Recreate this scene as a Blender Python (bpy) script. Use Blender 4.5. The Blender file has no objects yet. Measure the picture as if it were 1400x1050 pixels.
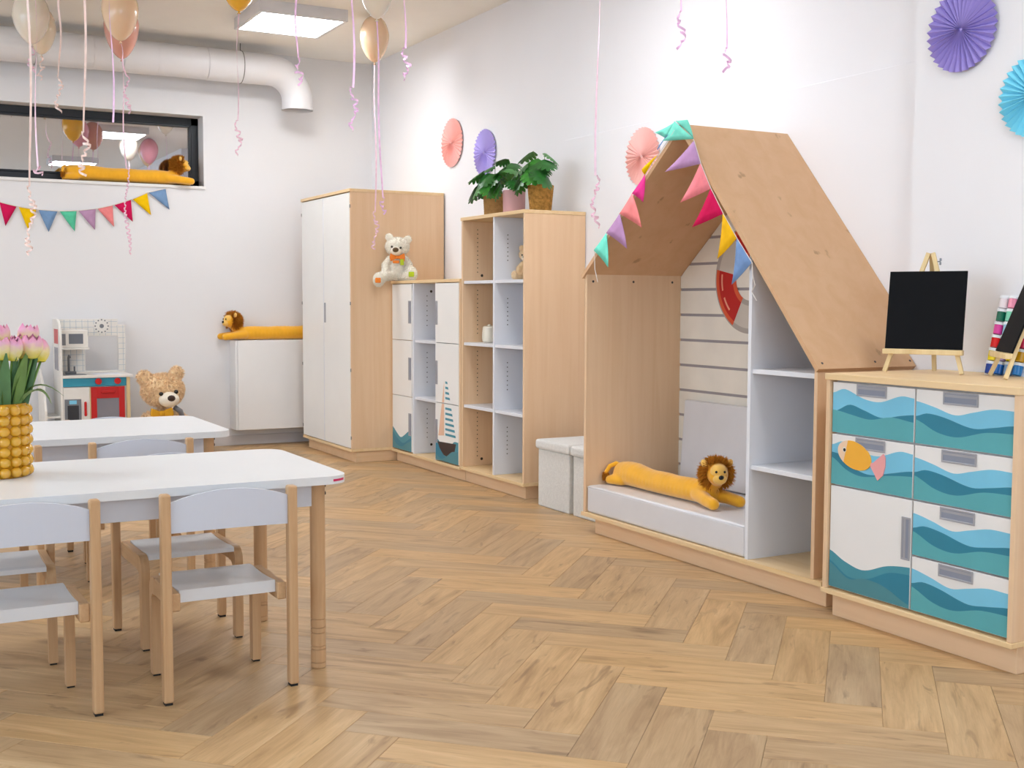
import bpy, bmesh, math, random
from mathutils import Vector, Matrix, Euler
from mathutils.geometry import tessellate_polygon
random.seed(7)
PI = math.pi
S = bpy.context.scene
C = S.collection

# ------------------------------------------------------------------ camera, world, exposure
cd = bpy.data.cameras.new('camera'); cam = bpy.data.objects.new('camera', cd); C.objects.link(cam)
S.camera = cam
cd.sensor_width = 36.0
cd.lens = 1618.0 / 1400.0 * 36.0
cd.clip_start = 0.05
_yaw, _pitch, _roll = math.radians(28.64), math.radians(4.0), math.radians(-0.205)
_f = Vector((math.sin(_yaw)*math.cos(_pitch), math.cos(_yaw)*math.cos(_pitch), -math.sin(_pitch)))
_r = Vector((math.cos(_yaw), -math.sin(_yaw), 0)); _d = _f.cross(_r)
_r2 = _r*math.cos(_roll) + _d*math.sin(_roll); _d2 = -_r*math.sin(_roll) + _d*math.cos(_roll)
cam.matrix_world = Matrix(((_r2.x, -_d2.x, -_f.x, 0), (_r2.y, -_d2.y, -_f.y, 0), (_r2.z, -_d2.z, -_f.z, 1.1), (0, 0, 0, 1)))

W = bpy.data.worlds.new('world'); S.world = W; W.use_nodes = True
W.node_tree.nodes['Background'].inputs[0].default_value = (0.68, 0.84, 1.0, 1)
W.node_tree.nodes['Background'].inputs[1].default_value = 3.3
S.view_settings.view_transform = 'Standard'
S.view_settings.look = 'None'
S.view_settings.gamma = 1.0
S.view_settings.use_curve_mapping = False
S.view_settings.exposure = 0.57
LAMP_POWER = 16.5

# room limits
XR, YB, ZC = 3.57, 8.87, 2.96
XL, YF = -3.4, -3.0
XP, YP = 3.475, 3.225     # face and end of the wall section that stands forward beside the drawer cabinet

# portals for the sky light through the added, unseen windows
def portal(w, h, loc, rot):
    pd = bpy.data.lights.new('window_portal', 'AREA'); pd.shape = 'RECTANGLE'; pd.size = w; pd.size_y = h
    pd.cycles.is_portal = True
    po = bpy.data.objects.new('window_portal', pd); C.objects.link(po); po.location = loc; po.rotation_euler = rot
portal(4.4, 1.7, (-0.2, YF - 0.02, 1.75), (PI/2, 0, 0))
portal(6.6, 1.5, (XL - 0.02, 3.6, 1.9), (PI/2, 0, -PI/2))

# ------------------------------------------------------------------ materials
def lin(h):
    h = h.lstrip('#'); c = [int(h[i:i+2], 16)/255 for i in (0, 2, 4)]
    return tuple(x/12.92 if x <= .04045 else ((x+.055)/1.055)**2.4 for x in c) + (1,)
MATS = {}
def base(name, color, rough=.5, spec=.5, metal=0):
    m = bpy.data.materials.new(name); m.use_nodes = True
    b = m.node_tree.nodes['Principled BSDF']
    b.inputs['Base Color'].default_value = lin(color) if isinstance(color, str) else color
    b.inputs['Roughness'].default_value = rough
    b.inputs['Specular IOR Level'].default_value = spec
    b.inputs['Metallic'].default_value = metal
    MATS[name] = m
    return m, m.node_tree, b
def N(nt, t, **kw):
    n = nt.nodes.new(t)
    for k, v in kw.items():
        if k.startswith('i_'): n.inputs[k[2:].replace('_', ' ')].default_value = v
        else: setattr(n, k, v)
    return n
def ramp(nt, fac, stops):
    r = nt.nodes.new('ShaderNodeValToRGB')
    while len(r.color_ramp.elements) < len(stops): r.color_ramp.elements.new(.5)
    for e, (p, c) in zip(r.color_ramp.elements, stops):
        e.position = p; e.color = lin(c) if isinstance(c, str) else c
    nt.links.new(fac, r.inputs[0]); return r
def plain(name, color, rough=.5, spec=.5, var=.04, scale=6, bump=0, bscale=200, **kw):
    """a painted / moulded surface: faint tone variation and optional fine relief"""
    m, nt, b = base(name, color, rough, spec, kw.get('metal', 0))
    tc = N(nt, 'ShaderNodeTexCoord')
    n = N(nt, 'ShaderNodeTexNoise', i_Scale=scale, i_Detail=3.0); nt.links.new(tc.outputs['Object'], n.inputs['Vector'])
    c = b.inputs['Base Color'].default_value[:3]
    lo = tuple(x*(1-var) for x in c)+(1,); hi = tuple(min(1, x*(1+var)) for x in c)+(1,)
    r = ramp(nt, n.outputs[0], [(.3, lo), (.7, hi)]); nt.links.new(r.outputs[0], b.inputs['Base Color'])
    if bump:
        n2 = N(nt, 'ShaderNodeTexNoise', i_Scale=bscale, i_Detail=2.0); nt.links.new(tc.outputs['Object'], n2.inputs['Vector'])
        bp = N(nt, 'ShaderNodeBump', i_Strength=bump, i_Distance=.004); nt.links.new(n2.outputs[0], bp.inputs['Height'])
        nt.links.new(bp.outputs[0], b.inputs['Normal'])
    if kw.get('sheen'): b.inputs['Sheen Weight'].default_value = kw['sheen']
    if kw.get('coat'): b.inputs['Coat Weight'].default_value = kw['coat']
    if kw.get('sss'):
        b.inputs['Subsurface Weight'].default_value = kw['sss']; b.inputs['Subsurface Scale'].default_value = .02
    return m
def wood(name, c1, c2, axis='z', rough=.45, scale=1.0, marks=0, spec=.35):
    """laminate or timber: stretched grain along one axis"""
    m, nt, b = base(name, c1, rough, spec)
    tc = N(nt, 'ShaderNodeTexCoord'); mp = N(nt, 'ShaderNodeMapping'); nt.links.new(tc.outputs['Object'], mp.inputs[0])
    s = {'x': (1.2, 26, 26), 'y': (26, 1.2, 26), 'z': (26, 26, 1.2)}[axis]
    mp.inputs['Scale'].default_value = [v*scale for v in s]
    n = N(nt, 'ShaderNodeTexNoise', i_Scale=1.0, i_Detail=5.0, i_Roughness=.6, i_Distortion=.6); nt.links.new(mp.outputs[0], n.inputs['Vector'])
    r = ramp(nt, n.outputs[0], [(.3, c2), (.62, c1)])
    out = r.outputs[0]
    if marks:
        mp2 = N(nt, 'ShaderNodeMapping'); nt.links.new(tc.outputs['Object'], mp2.inputs[0])
        mp2.inputs['Scale'].default_value = [v*.45 for v in s]
        n2 = N(nt, 'ShaderNodeTexNoise', i_Scale=1.2, i_Detail=3.0); nt.links.new(mp2.outputs[0], n2.inputs['Vector'])
        r2 = ramp(nt, n2.outputs[0], [(.68, (0, 0, 0, 1)), (.74, (1, 1, 1, 1))])
        mx = N(nt, 'ShaderNodeMix', data_type='RGBA'); mx.inputs[7].default_value = lin('#8a6440')
        ml = N(nt, 'ShaderNodeMath', operation='MULTIPLY'); ml.inputs[1].default_value = marks
        nt.links.new(r2.outputs[0], ml.inputs[0]); nt.links.new(ml.outputs[0], mx.inputs[0]); nt.links.new(out, mx.inputs[6]); out = mx.outputs[2]
    nt.links.new(out, b.inputs['Base Color'])
    bp = N(nt, 'ShaderNodeBump', i_Strength=.06, i_Distance=.002); nt.links.new(n.outputs[0], bp.inputs['Height']); nt.links.new(bp.outputs[0], b.inputs['Normal'])
    return m
def plank_mat(name, island):
    m, nt, b = base(name, '#c39a6b', .42, .4)
    uv = N(nt, 'ShaderNodeUVMap')
    if island: rnd = N(nt, 'ShaderNodeNewGeometry').outputs['Random Per Island']
    else: rnd = N(nt, 'ShaderNodeObjectInfo').outputs['Random']
    wn = N(nt, 'ShaderNodeTexWhiteNoise', noise_dimensions='1D'); nt.links.new(rnd, wn.inputs['W'])
    off = N(nt, 'ShaderNodeVectorMath', operation='SCALE'); off.inputs[3].default_value = 37.0; nt.links.new(wn.outputs['Color'], off.inputs[0])
    ad = N(nt, 'ShaderNodeVectorMath', operation='ADD'); nt.links.new(uv.outputs[0], ad.inputs[0]); nt.links.new(off.outputs[0], ad.inputs[1])
    def tex(sx, sy, scale, detail, dist, rough=.55):
        mp = N(nt, 'ShaderNodeMapping'); mp.inputs['Scale'].default_value = (sx, sy, 1); nt.links.new(ad.outputs[0], mp.inputs[0])
        t = N(nt, 'ShaderNodeTexNoise', i_Scale=scale, i_Detail=detail, i_Distortion=dist, i_Roughness=rough); nt.links.new(mp.outputs[0], t.inputs['Vector'])
        return t
    broad = tex(2.2, 16, 1.0, 4, 1.2)
    fine = tex(7, 150, 1.0, 4, .5, .7)
    dark = tex(3.0, 13, 1.0, 3, 2.0)
    cr = ramp(nt, broad.outputs[0], [(.24, '#ab885f'), (.45, '#c4a074'), (.62, '#d0ad80'), (.80, '#dbbc92')])
    fr = ramp(nt, fine.outputs[0], [(.3, (.82, .80, .78, 1)), (.6, (1, 1, 1, 1))])
    m1 = N(nt, 'ShaderNodeMix', data_type='RGBA', blend_type='MULTIPLY'); m1.inputs[0].default_value = .75
    nt.links.new(cr.outputs[0], m1.inputs[6]); nt.links.new(fr.outputs[0], m1.inputs[7])
    dr = ramp(nt, dark.outputs[0], [(.61, (0, 0, 0, 1)), (.73, (1, 1, 1, 1))])
    dm = N(nt, 'ShaderNodeMath', operation='MULTIPLY'); dm.inputs[1].default_value = .55; nt.links.new(dr.outputs[0], dm.inputs[0])
    m2 = N(nt, 'ShaderNodeMix', data_type='RGBA'); m2.inputs[7].default_value = lin('#7a5a3c')
    nt.links.new(dm.outputs[0], m2.inputs[0]); nt.links.new(m1.outputs[2], m2.inputs[6])
    # knots
    mk = N(nt, 'ShaderNodeMapping'); mk.inputs['Scale'].default_value = (2.4, 6.0, 1); nt.links.new(ad.outputs[0], mk.inputs[0])
    vo = N(nt, 'ShaderNodeTexVoronoi', i_Scale=1.0); nt.links.new(mk.outputs[0], vo.inputs['Vector'])
    kr = ramp(nt, vo.outputs['Distance'], [(.03, (1, 1, 1, 1)), (.20, (0, 0, 0, 1))])
    km = N(nt, 'ShaderNodeMath', operation='MULTIPLY'); nt.links.new(kr.outputs[0], km.inputs[0])
    sep = N(nt, 'ShaderNodeSeparateColor'); nt.links.new(vo.outputs['Color'], sep.inputs[0])
    gt = N(nt, 'ShaderNodeMath', operation='GREATER_THAN'); gt.inputs[1].default_value = .66; nt.links.new(sep.outputs[0], gt.inputs[0])
    g2 = N(nt, 'ShaderNodeMath', operation='MULTIPLY'); g2.inputs[1].default_value = .6; nt.links.new(gt.outputs[0], g2.inputs[0]); nt.links.new(g2.outputs[0], km.inputs[1])
    m3 = N(nt, 'ShaderNodeMix', data_type='RGBA'); m3.inputs[7].default_value = lin('#6b4d33')
    nt.links.new(km.outputs[0], m3.inputs[0]); nt.links.new(m2.outputs[2], m3.inputs[6])
    # tone of each plank
    hs = N(nt, 'ShaderNodeHueSaturation'); nt.links.new(m3.outputs[2], hs.inputs['Color'])
    mr = N(nt, 'ShaderNodeMapRange'); mr.inputs[3].default_value = .84; mr.inputs[4].default_value = 1.12; nt.links.new(wn.outputs['Value'], mr.inputs[0]); nt.links.new(mr.outputs[0], hs.inputs['Value'])
    ms = N(nt, 'ShaderNodeMapRange'); ms.inputs[3].default_value = .92; ms.inputs[4].default_value = 1.05; nt.links.new(wn.outputs['Value'], ms.inputs[0]); nt.links.new(ms.outputs[0], hs.inputs['Saturation'])
    nt.links.new(hs.outputs[0], b.inputs['Base Color'])
    bp = N(nt, 'ShaderNodeBump', i_Strength=.08, i_Distance=.002); nt.links.new(fine.outputs[0], bp.inputs['Height']); nt.links.new(bp.outputs[0], b.inputs['Normal'])
    return m

plain('wall_paint', '#f3f1f4', .85, .2, .01, 2, .05, 350)
plain('wall_paint_back', '#ebe9ea', .85, .2, .01, 2, .05, 350)
plain('ceiling_paint', '#f9f6f1', .9, .1, .01)
plain('skirting', '#d2cdcd', .5)
plain('subfloor', '#6f563c', .9)
plank_mat('oak_plank', False); plank_mat('oak_plank_joined', True)
wood('maple', '#edcba6', '#e7c29a', 'z'); wood('maple_y', '#edcba6', '#e7c29a', 'y'); wood('maple_x', '#ebc8a2', '#e5c096', 'x')
wood('maple_edge', '#f2d3a6', '#eac894', 'y')
wood('plywood', '#dbb189', '#d5a97f', 'z', .5, .5, .5)
wood('beech', '#d2ab82', '#c49a70', 'z', .4, 1.6); wood('beech_y', '#d2ab82', '#c49a70', 'y', .4, 1.6)
wood('pine', '#ecd2a0', '#dfbf88', 'z', .5, 1.2)
plain('white_board', '#efecea', .4, .4, .01); plain('white_cool', '#e9e9ee', .35, .4, .01)
plain('back_board', '#d6cbc2', .5, .3, .01); plain('door_white', '#f6f3ef', .4, .4, .01)
plain('table_white', '#e6e6e7', .28, .5, .008)
plain('edge_white', '#d9dae3', .35); plain('chair_panel', '#d2d5e1', .35, .4, .008); plain('chair_seat', '#dcdcdf', .28, .5, .008); plain('grey_handle', '#a5a4aa', .35, .5); plain('grey_recess', '#8a90a0', .5)
plain('dark', '#1d1b1c', .5); plain('black_rubber', '#121212', .7); plain('frame_dark', '#1b2027', .4)
plain('board_black', '#0c0d11', .7, .15, .1, 9)
plain('steel', '#8d8e92', .35, .5, metal=1)
plain('hole', '#3a2f28', .8)
plain('screw', '#4a4340', .5)
plain('wave_light', '#7cc8e6', .4); plain('wave_dark', '#2b829c', .4); plain('wave_teal', '#5aacb4', .4)
plain('wave_deep', '#4b8c98', .4); plain('wave_mid', '#4796a8', .4)
plain('fish_gold', '#f9b53c', .4); plain('fish_head', '#f6d4b4', .4); plain('fish_tail', '#f4a9a8', .4)
plain('sail_peach', '#efc3a4', .4); plain('hull', '#34252a', .4); plain('ring_red', '#c2181b', .4); plain('ring_orange', '#dd5b37', .4)
plain('ring_grey', '#cfc6bb', .4); plain('ring_shadow', '#b2a8a0', .4); plain('ring_glint', '#f0a389', .4)
plain('print_plank', '#f1e9dd', .5); plain('print_line', '#a39a9c', .6)
plain('cushion', '#dfdde0', .35, .5, .02, 8, .06, 60)
plain('fleece', '#e2dfda', .95, .1, .05, 60, .9, 130, sheen=.4)
plain('lion_fur', '#fab42c', .9, .1, .06, 14, .4, 260, sheen=.5)
plain('lion_pale', '#fcc766', .9, .1, .06, 30, .3, 260, sheen=.4)
plain('mane', '#c8872f', .9, .1, .25, 40)
plain('bear_tan', '#fbd9ae', .95, .1, .12, 40, sheen=.4); plain('bear_cream', '#fff6e8', .95, .1, .06, 40, sheen=.4)
plain('bear_muzzle', '#f5ead8', .9, .1, .04, 30, .3, 200); plain('bear_nose', '#3a2416', .3); plain('eye_black', '#0b0908', .12)
plain('brown_nose', '#5e4318', .35)
plain('bow_orange', '#fb8a1e', .6); plain('patch_green', '#b9cf1e', .7); plain('bow_yellow', '#e0a31c', .8, bump=.3)
plain('ceramic_cream', '#f1e8d6', .3); plain('leaf_green_toy', '#8cc63f', .5)
plain('duct_white', '#eceaec', .35, .5, .01); plain('wire', '#7d7872', .4); plain('duct_mouth', '#8f8b88', .8)
plain('lamp_housing', '#dedbdc', .4)
plain('kit_white', '#e8e3dc', .4); plain('kit_blue', '#2f93ad', .4); plain('kit_red', '#c31414', .35); plain('kit_grey', '#77787d', .4); plain('kit_dark', '#2b2d33', .4); plain('kit_glass', '#86838b', .25); plain('kit_line', '#9eb0c2', .6); plain('kit_window', '#6b6f78', .3)
plain('jute', '#b48a58', .95, .1, .12, 60, .8, 120); plain('seagrass', '#bb8c49', .9, .2, .35, 55, .9, 60); plain('pot_pink', '#d9a7a8', .55); plain('soil', '#3b2a1d', 1)
plain('leaf', '#3d8a30', .4, .5, .3, 25); plain('leaf_deep', '#2a6b2a', .4, .5, .3, 25); plain('leaf_stem', '#5f7a35', .6)
plain('tulip_leaf', '#779650', .5, .4, .2, 12); plain('tulip_leaf_blue', '#5b8253', .5, .4, .2, 12); plain('tulip_stem', '#6d9440', .5)
plain('amber_bubble', '#dfa628', .16, .6, .05, 20, coat=.6, sss=.1); plain('amber_glass', '#c98d1e', .2)
FL = dict(crimson='#d41e58', yellow='#fbc912', blue='#7f9fc6', green='#5fcaa2', mauve='#bf96b8', salmon='#f58d8d', mint='#7de8d0', magenta='#ee3f94', gold='#fcbf22', bluegrey='#7d9ccb', teal='#78d4c0', pink='#f58a93', lilac='#bb90bb')
for k, v in FL.items(): plain('felt_'+k, v, .9, .1, .05, 40, .2, 300)
plain('cord_white', '#e9e0d8', .8)
plain('paper_coral', '#ffb8b0', .8, .2, sss=.0); plain('paper_purple', '#ac9ce0', .8, .2); plain('paper_lilac', '#c3b3f2', .8, .2); plain('paper_cyan', '#8ce4fa', .8, .2); plain('paper_peach', '#ffc4bd', .8, .2)
def strands(name, c, k=.5):
    m, nt, b = base(name, c, .9, .1); out = nt.nodes['Material Output']
    oi = N(nt, 'ShaderNodeNewGeometry'); r = ramp(nt, oi.outputs['Random Per Island'], [(0, tuple(x*.86 for x in lin(c)[:3])+(1,)), (1, lin(c))]); nt.links.new(r.outputs[0], b.inputs['Base Color'])
    tr = N(nt, 'ShaderNodeBsdfTranslucent'); nt.links.new(r.outputs[0], tr.inputs['Color'])
    mx = N(nt, 'ShaderNodeMixShader'); mx.inputs[0].default_value = k; nt.links.new(b.outputs[0], mx.inputs[1]); nt.links.new(tr.outputs[0], mx.inputs[2]); nt.links.new(mx.outputs[0], out.inputs['Surface'])
strands('fur_bear_tan', '#ffe2bc', .25); strands('fur_bear_cream', '#fff7ea', .15); strands('mane_strand', '#cf8d33')
def balloon_mat(name, c, tr=.12):
    m = plain(name, c, .22, .5, .03, 5, coat=.3)
    b = m.node_tree.nodes['Principled BSDF']; b.inputs['Transmission Weight'].default_value = 0; b.inputs['Subsurface Weight'].default_value = tr; b.inputs['Subsurface Scale'].default_value = .05
balloon_mat('balloon_cream', '#ece0cf'); balloon_mat('balloon_peach', '#f0cda9'); balloon_mat('balloon_rose', '#d99a88'); balloon_mat('balloon_yellow', '#f7b93a'); balloon_mat('balloon_pink', '#f0a6b4'); balloon_mat('balloon_pearl', '#e9d7bd')
plain('ribbon_pink', '#fad0e0', .25, .6, .1, 30); plain('ribbon_peach', '#fbddd4', .25, .6, .1, 30); plain('ribbon_violet', '#f4c8ec', .25, .6, .1, 30)
for k, v in dict(white='#f2e8ec', pink='#f79ab4', green='#0d6b52', mint='#7ed3b4', magenta='#e846a4', sky='#9ccbe8', red='#e21414', yellow='#f9df17', lilac='#c5a6dc', navy='#0d3f9e', blue='#0f6fd0', pale='#88aedb', azure='#1577bd', ochre='#cf9b12', crimson='#cf2450', brown='#8a5a2a').items():
    plain('paint_'+k, v, .25, .5, .03)
plain('pot_lid', '#eef0f4', .3)
plain('sticker_red', '#d0215b', .4)
def tulip_mat():
    m, nt, b = base('tulip_petal', '#f6a6c8', .5, .3)
    tc = N(nt, 'ShaderNodeTexCoord'); sp = N(nt, 'ShaderNodeSeparateXYZ'); nt.links.new(tc.outputs['Object'], sp.inputs[0])
    nz = N(nt, 'ShaderNodeTexNoise', i_Scale=70.0, i_Detail=3.0); nt.links.new(tc.outputs['Object'], nz.inputs['Vector'])
    a = N(nt, 'ShaderNodeMath', operation='MULTIPLY_ADD'); a.inputs[1].default_value = .03; nt.links.new(nz.outputs[0], a.inputs[0]); nt.links.new(sp.outputs[2], a.inputs[2])
    mr = N(nt, 'ShaderNodeMapRange'); mr.inputs[1].default_value = .0; mr.inputs[2].default_value = .085; nt.links.new(a.outputs[0], mr.inputs[0])
    r = ramp(nt, mr.outputs[0], [(.20, '#f2d84e'), (.48, '#f7dfae'), (.70, '#f4b8cf'), (1.0, '#e77fb0')]); nt.links.new(r.outputs[0], b.inputs['Base Color'])
    b.inputs['Subsurface Weight'].default_value = .2; b.inputs['Subsurface Scale'].default_value = .01
tulip_mat()
def lamp_mat():
    m, nt, b = base('lamp_diffuser', '#ffffff', .5)
    b.inputs['Emission Color'].default_value = (.935, .972, 1.0, 1); b.inputs['Emission Strength'].default_value = LAMP_POWER
lamp_mat()
def pane_mat():
    m, nt, b = base('window_glass', '#8d8f96', .02, .5)
    out = nt.nodes['Material Output']
    g = N(nt, 'ShaderNodeBsdfGlossy'); g.inputs['Roughness'].default_value = .01; g.inputs['Color'].default_value = (.92, .93, .96, 1)
    t = N(nt, 'ShaderNodeBsdfTransparent'); t.inputs['Color'].default_value = (.75, .78, .82, 1)
    mx = N(nt, 'ShaderNodeMixShader'); mx.inputs[0].default_value = .62
    nt.links.new(t.outputs[0], mx.inputs[1]); nt.links.new(g.outputs[0], mx.inputs[2]); nt.links.new(mx.outputs[0], out.inputs['Surface'])
pane_mat()

# ------------------------------------------------------------------ builders
def wloc(p):
    v = Vector((0, 0, 0))
    while p is not None: v += p.location; p = p.parent
    return v
def tag(o, label=None, cat=None, group=None, kind=None):
    if label: o['label'] = label
    if cat: o['category'] = cat
    if group: o['group'] = group
    if kind: o['kind'] = kind
    return o
def thing(name, label, cat, loc=(0, 0, 0), rot=(0, 0, 0), group=None, kind=None):
    o = bpy.data.objects.new(name, None); C.objects.link(o); o.empty_display_size = .05
    o.location = loc; o.rotation_euler = rot
    return tag(o, label, cat, group, kind)
def link(name, me, parent=None, loc=None, rot=None):
    o = bpy.data.objects.new(name, me); C.objects.link(o); o.parent = parent
    if loc is not None: o.location = loc
    if rot is not None: o.rotation_euler = rot
    return o
def obj(name, bm, m, parent=None, world=False, smooth=False, label=None):
    if world and parent is not None:
        bmesh.ops.translate(bm, vec=-wloc(parent), verts=bm.verts)
    bmesh.ops.recalc_face_normals(bm, faces=bm.faces)
    me = bpy.data.meshes.new(name); bm.to_mesh(me); bm.free()
    for mm in (m if isinstance(m, (list, tuple)) else [m]): me.materials.append(MATS[mm])
    if smooth:
        for p in me.polygons: p.use_smooth = True
    o = link(name, me, parent)
    if label: o['label'] = label
    return o
def bx(bm, lo, hi, bev=0.0, seg=1):
    a = [min(p, q) for p, q in zip(lo, hi)]; b = [max(p, q) for p, q in zip(lo, hi)]
    t = bmesh.new(); r = bmesh.ops.create_cube(t, size=1.0)
    for v in t.verts: v.co = [a[i] + (v.co[i]+.5)*(b[i]-a[i]) for i in range(3)]
    if bev: bmesh.ops.bevel(t, geom=t.edges[:], offset=bev, segments=seg, affect='EDGES', profile=.5)
    merge(bm, t)
def merge(bm, t, mi=None, mat=None):
    if mat is not None: bmesh.ops.transform(t, matrix=mat, verts=t.verts)
    me = bpy.data.meshes.new('tmp'); t.to_mesh(me); t.free()
    n0 = len(bm.faces); bm.from_mesh(me); bpy.data.meshes.remove(me)
    if mi is not None:
        bm.faces.ensure_lookup_table()
        for f in bm.faces[n0:]: f.material_index = mi
def box(name, lo, hi, m, parent=None, bev=.0015, world=True, seg=1, label=None):
    bm = bmesh.new(); bx(bm, lo, hi, bev, seg); return obj(name, bm, m, parent, world, label=label)
def lathe(bm, prof, n=24, c=(0, 0, 0)):
    rings = []
    for r, z in prof:
        if r < 1e-6: rings.append([bm.verts.new((c[0], c[1], c[2]+z))])
        else: rings.append([bm.verts.new((c[0]+r*math.cos(2*PI*i/n), c[1]+r*math.sin(2*PI*i/n), c[2]+z)) for i in range(n)])
    for a, b in zip(rings, rings[1:]):
        for i in range(n):
            j = (i+1) % n
            q = [a[i % len(a)], a[j % len(a)], b[j % len(b)], b[i % len(b)]]
            u = []
            for v in q:
                if v not in u: u.append(v)
            if len(u) > 2: bm.faces.new(u)
def tube(bm, pts, rad, n=10, cap=True):
    pts = [Vector(p) for p in pts]; rings = []
    up = Vector((0, 0, 1)); prev = None
    for i, p in enumerate(pts):
        t = (pts[min(i+1, len(pts)-1)] - pts[max(i-1, 0)]).normalized()
        if prev is None:
            a = t.orthogonal().normalized()
        else:
            a = (prev - t*prev.dot(t)).normalized()
        prev = a; b = t.cross(a); r = rad[i] if isinstance(rad, (list, tuple)) else rad
        rings.append([bm.verts.new(p + a*r*math.cos(2*PI*k/n) + b*r*math.sin(2*PI*k/n)) for k in range(n)])
    for A, B in zip(rings, rings[1:]):
        for k in range(n): bm.faces.new((A[k], A[(k+1) % n], B[(k+1) % n], B[k]))
    if cap: bm.faces.new(rings[0][::-1]); bm.faces.new(rings[-1])
def prism(bm, poly, axis, a, b):
    """extrude a 2-D polygon along an axis: poly holds the two other coordinates in order"""
    def P(u, v, w):
        return {'x': (w, u, v), 'y': (u, w, v), 'z': (u, v, w)}[axis]
    A = [bm.verts.new(P(u, v, a)) for u, v in poly]; B = [bm.verts.new(P(u, v, b)) for u, v in poly]
    n = len(poly)
    if n <= 4: bm.faces.new(A); bm.faces.new(B[::-1])
    else:
        for q in tessellate_polygon([[Vector((u, v, 0)) for u, v in poly]]):
            bm.faces.new([A[i] for i in q]); bm.faces.new([B[i] for i in q[::-1]])
    for i in range(n): bm.faces.new((A[i], B[i], B[(i+1) % n], A[(i+1) % n]))
def ico(bm, c, r, sub=2, rot=None):
    t = bmesh.new(); bmesh.ops.create_icosphere(t, subdivisions=sub, radius=1)
    r = r if isinstance(r, (list, tuple)) else (r, r, r)
    M = Matrix.Translation(c) @ (Euler(rot).to_matrix().to_4x4() if rot else Matrix.Identity(4)) @ Matrix.Diagonal((*r, 1))
    merge(bm, t, mat=M)
def capsule(bm, pts, rad, sub=2, step=.35):
    pts = [Vector(p) for p in pts]
    for (a, ra), (b, rb) in zip(zip(pts, rad), zip(pts[1:], rad[1:])):
        k = max(2, int((b-a).length/(min(ra, rb)*step)))
        for i in range(k+1):
            t = i/k; ico(bm, a.lerp(b, t), ra+(rb-ra)*t, sub)
def blob(bm, voxel, smooth=4):
    """one continuous skin around overlapping lumps"""
    me = bpy.data.meshes.new('tmp'); bm.to_mesh(me); bm.free()
    o = bpy.data.objects.new('tmp', me); C.objects.link(o)
    r = o.modifiers.new('r', 'REMESH'); r.mode = 'VOXEL'; r.voxel_size = voxel; r.use_smooth_shade = True
    s = o.modifiers.new('s', 'SMOOTH'); s.iterations = smooth; s.factor = .5
    dg = bpy.context.evaluated_depsgraph_get(); dg.update()
    out = bpy.data.meshes.new_from_object(o.evaluated_get(dg))
    bpy.data.objects.remove(o); bpy.data.meshes.remove(me)
    for p in out.polygons: p.use_smooth = True
    return out
def meshobj(name, me, m, parent, label=None):
    me.materials.clear(); me.materials.append(MATS[m]); me.name = name
    o = link(name, me, parent)
    if label: o['label'] = label
    return o
def fur(name, src, m, parent, n, length, width, seed=1, keep=None, droop=.3):
    """short strands rooted all over a skin"""
    rnd = random.Random(seed); src.calc_loop_triangles()
    tris = [(t.vertices[:], t.area, t.normal.copy()) for t in src.loop_triangles]
    tot = 0; cum = []
    for t in tris: tot += t[1]; cum.append(tot)
    import bisect
    vs = []; fs = []
    V = src.vertices
    while len(fs) < n:
        vi, _, nn = tris[bisect.bisect(cum, rnd.random()*tot) if tot else 0] if True else None
        u, v = rnd.random(), rnd.random()
        if u+v > 1: u, v = 1-u, 1-v
        p = V[vi[0]].co*(1-u-v) + V[vi[1]].co*u + V[vi[2]].co*v
        if keep and not keep(p):
            if rnd.random() < .0005: fs.append(None); fs.pop()
            continue
        d = (nn + Vector((rnd.uniform(-1, 1), rnd.uniform(-1, 1), rnd.uniform(-1, 1)))*.55 + Vector((0, 0, -droop))).normalized()
        s = d.cross(Vector((rnd.uniform(-1, 1), rnd.uniform(-1, 1), rnd.uniform(-1, 1)))).normalized()*width
        k = len(vs); L = length*rnd.uniform(.6, 1.2)
        vs += [p - nn*.002 + s, p - nn*.002 - s, p + d*L]; fs.append((k, k+1, k+2))
    me = bpy.data.meshes.new(name); me.from_pydata(vs, [], fs); me.materials.append(MATS[m])
    o = link(name, me, parent); o['kind'] = 'stuff'
    return o
def copy_tree(o, parent=None):
    c = o.copy(); C.objects.link(c); c.parent = parent
    for ch in list(o.children): copy_tree(ch, c)
    return c
def interp(pts, u):
    """smooth curve through control points"""
    if u <= pts[0][0]: return pts[0][1]
    for i in range(len(pts)-1):
        if u <= pts[i+1][0]:
            x0, y0 = pts[i]; x1, y1 = pts[i+1]; t = (u-x0)/(x1-x0)
            ym = pts[i-1] if i else (2*x0-x1, 2*y0-y1) if False else (x0-(x1-x0), y0)
            yp = pts[i+2] if i+2 < len(pts) else (x1+(x1-x0), y1)
            m0 = (y1-ym[1])/(x1-ym[0])*(x1-x0); m1 = (yp[1]-y0)/(yp[0]-x0)*(x1-x0)
            return (2*t**3-3*t*t+1)*y0 + (t**3-2*t*t+t)*m0 + (-2*t**3+3*t*t)*y1 + (t**3-t*t)*m1
    return pts[-1][1]
def struct(name, bm, m, label, cat):
    o = obj(name, bm, m); return tag(o, label, cat, kind='structure')

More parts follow.
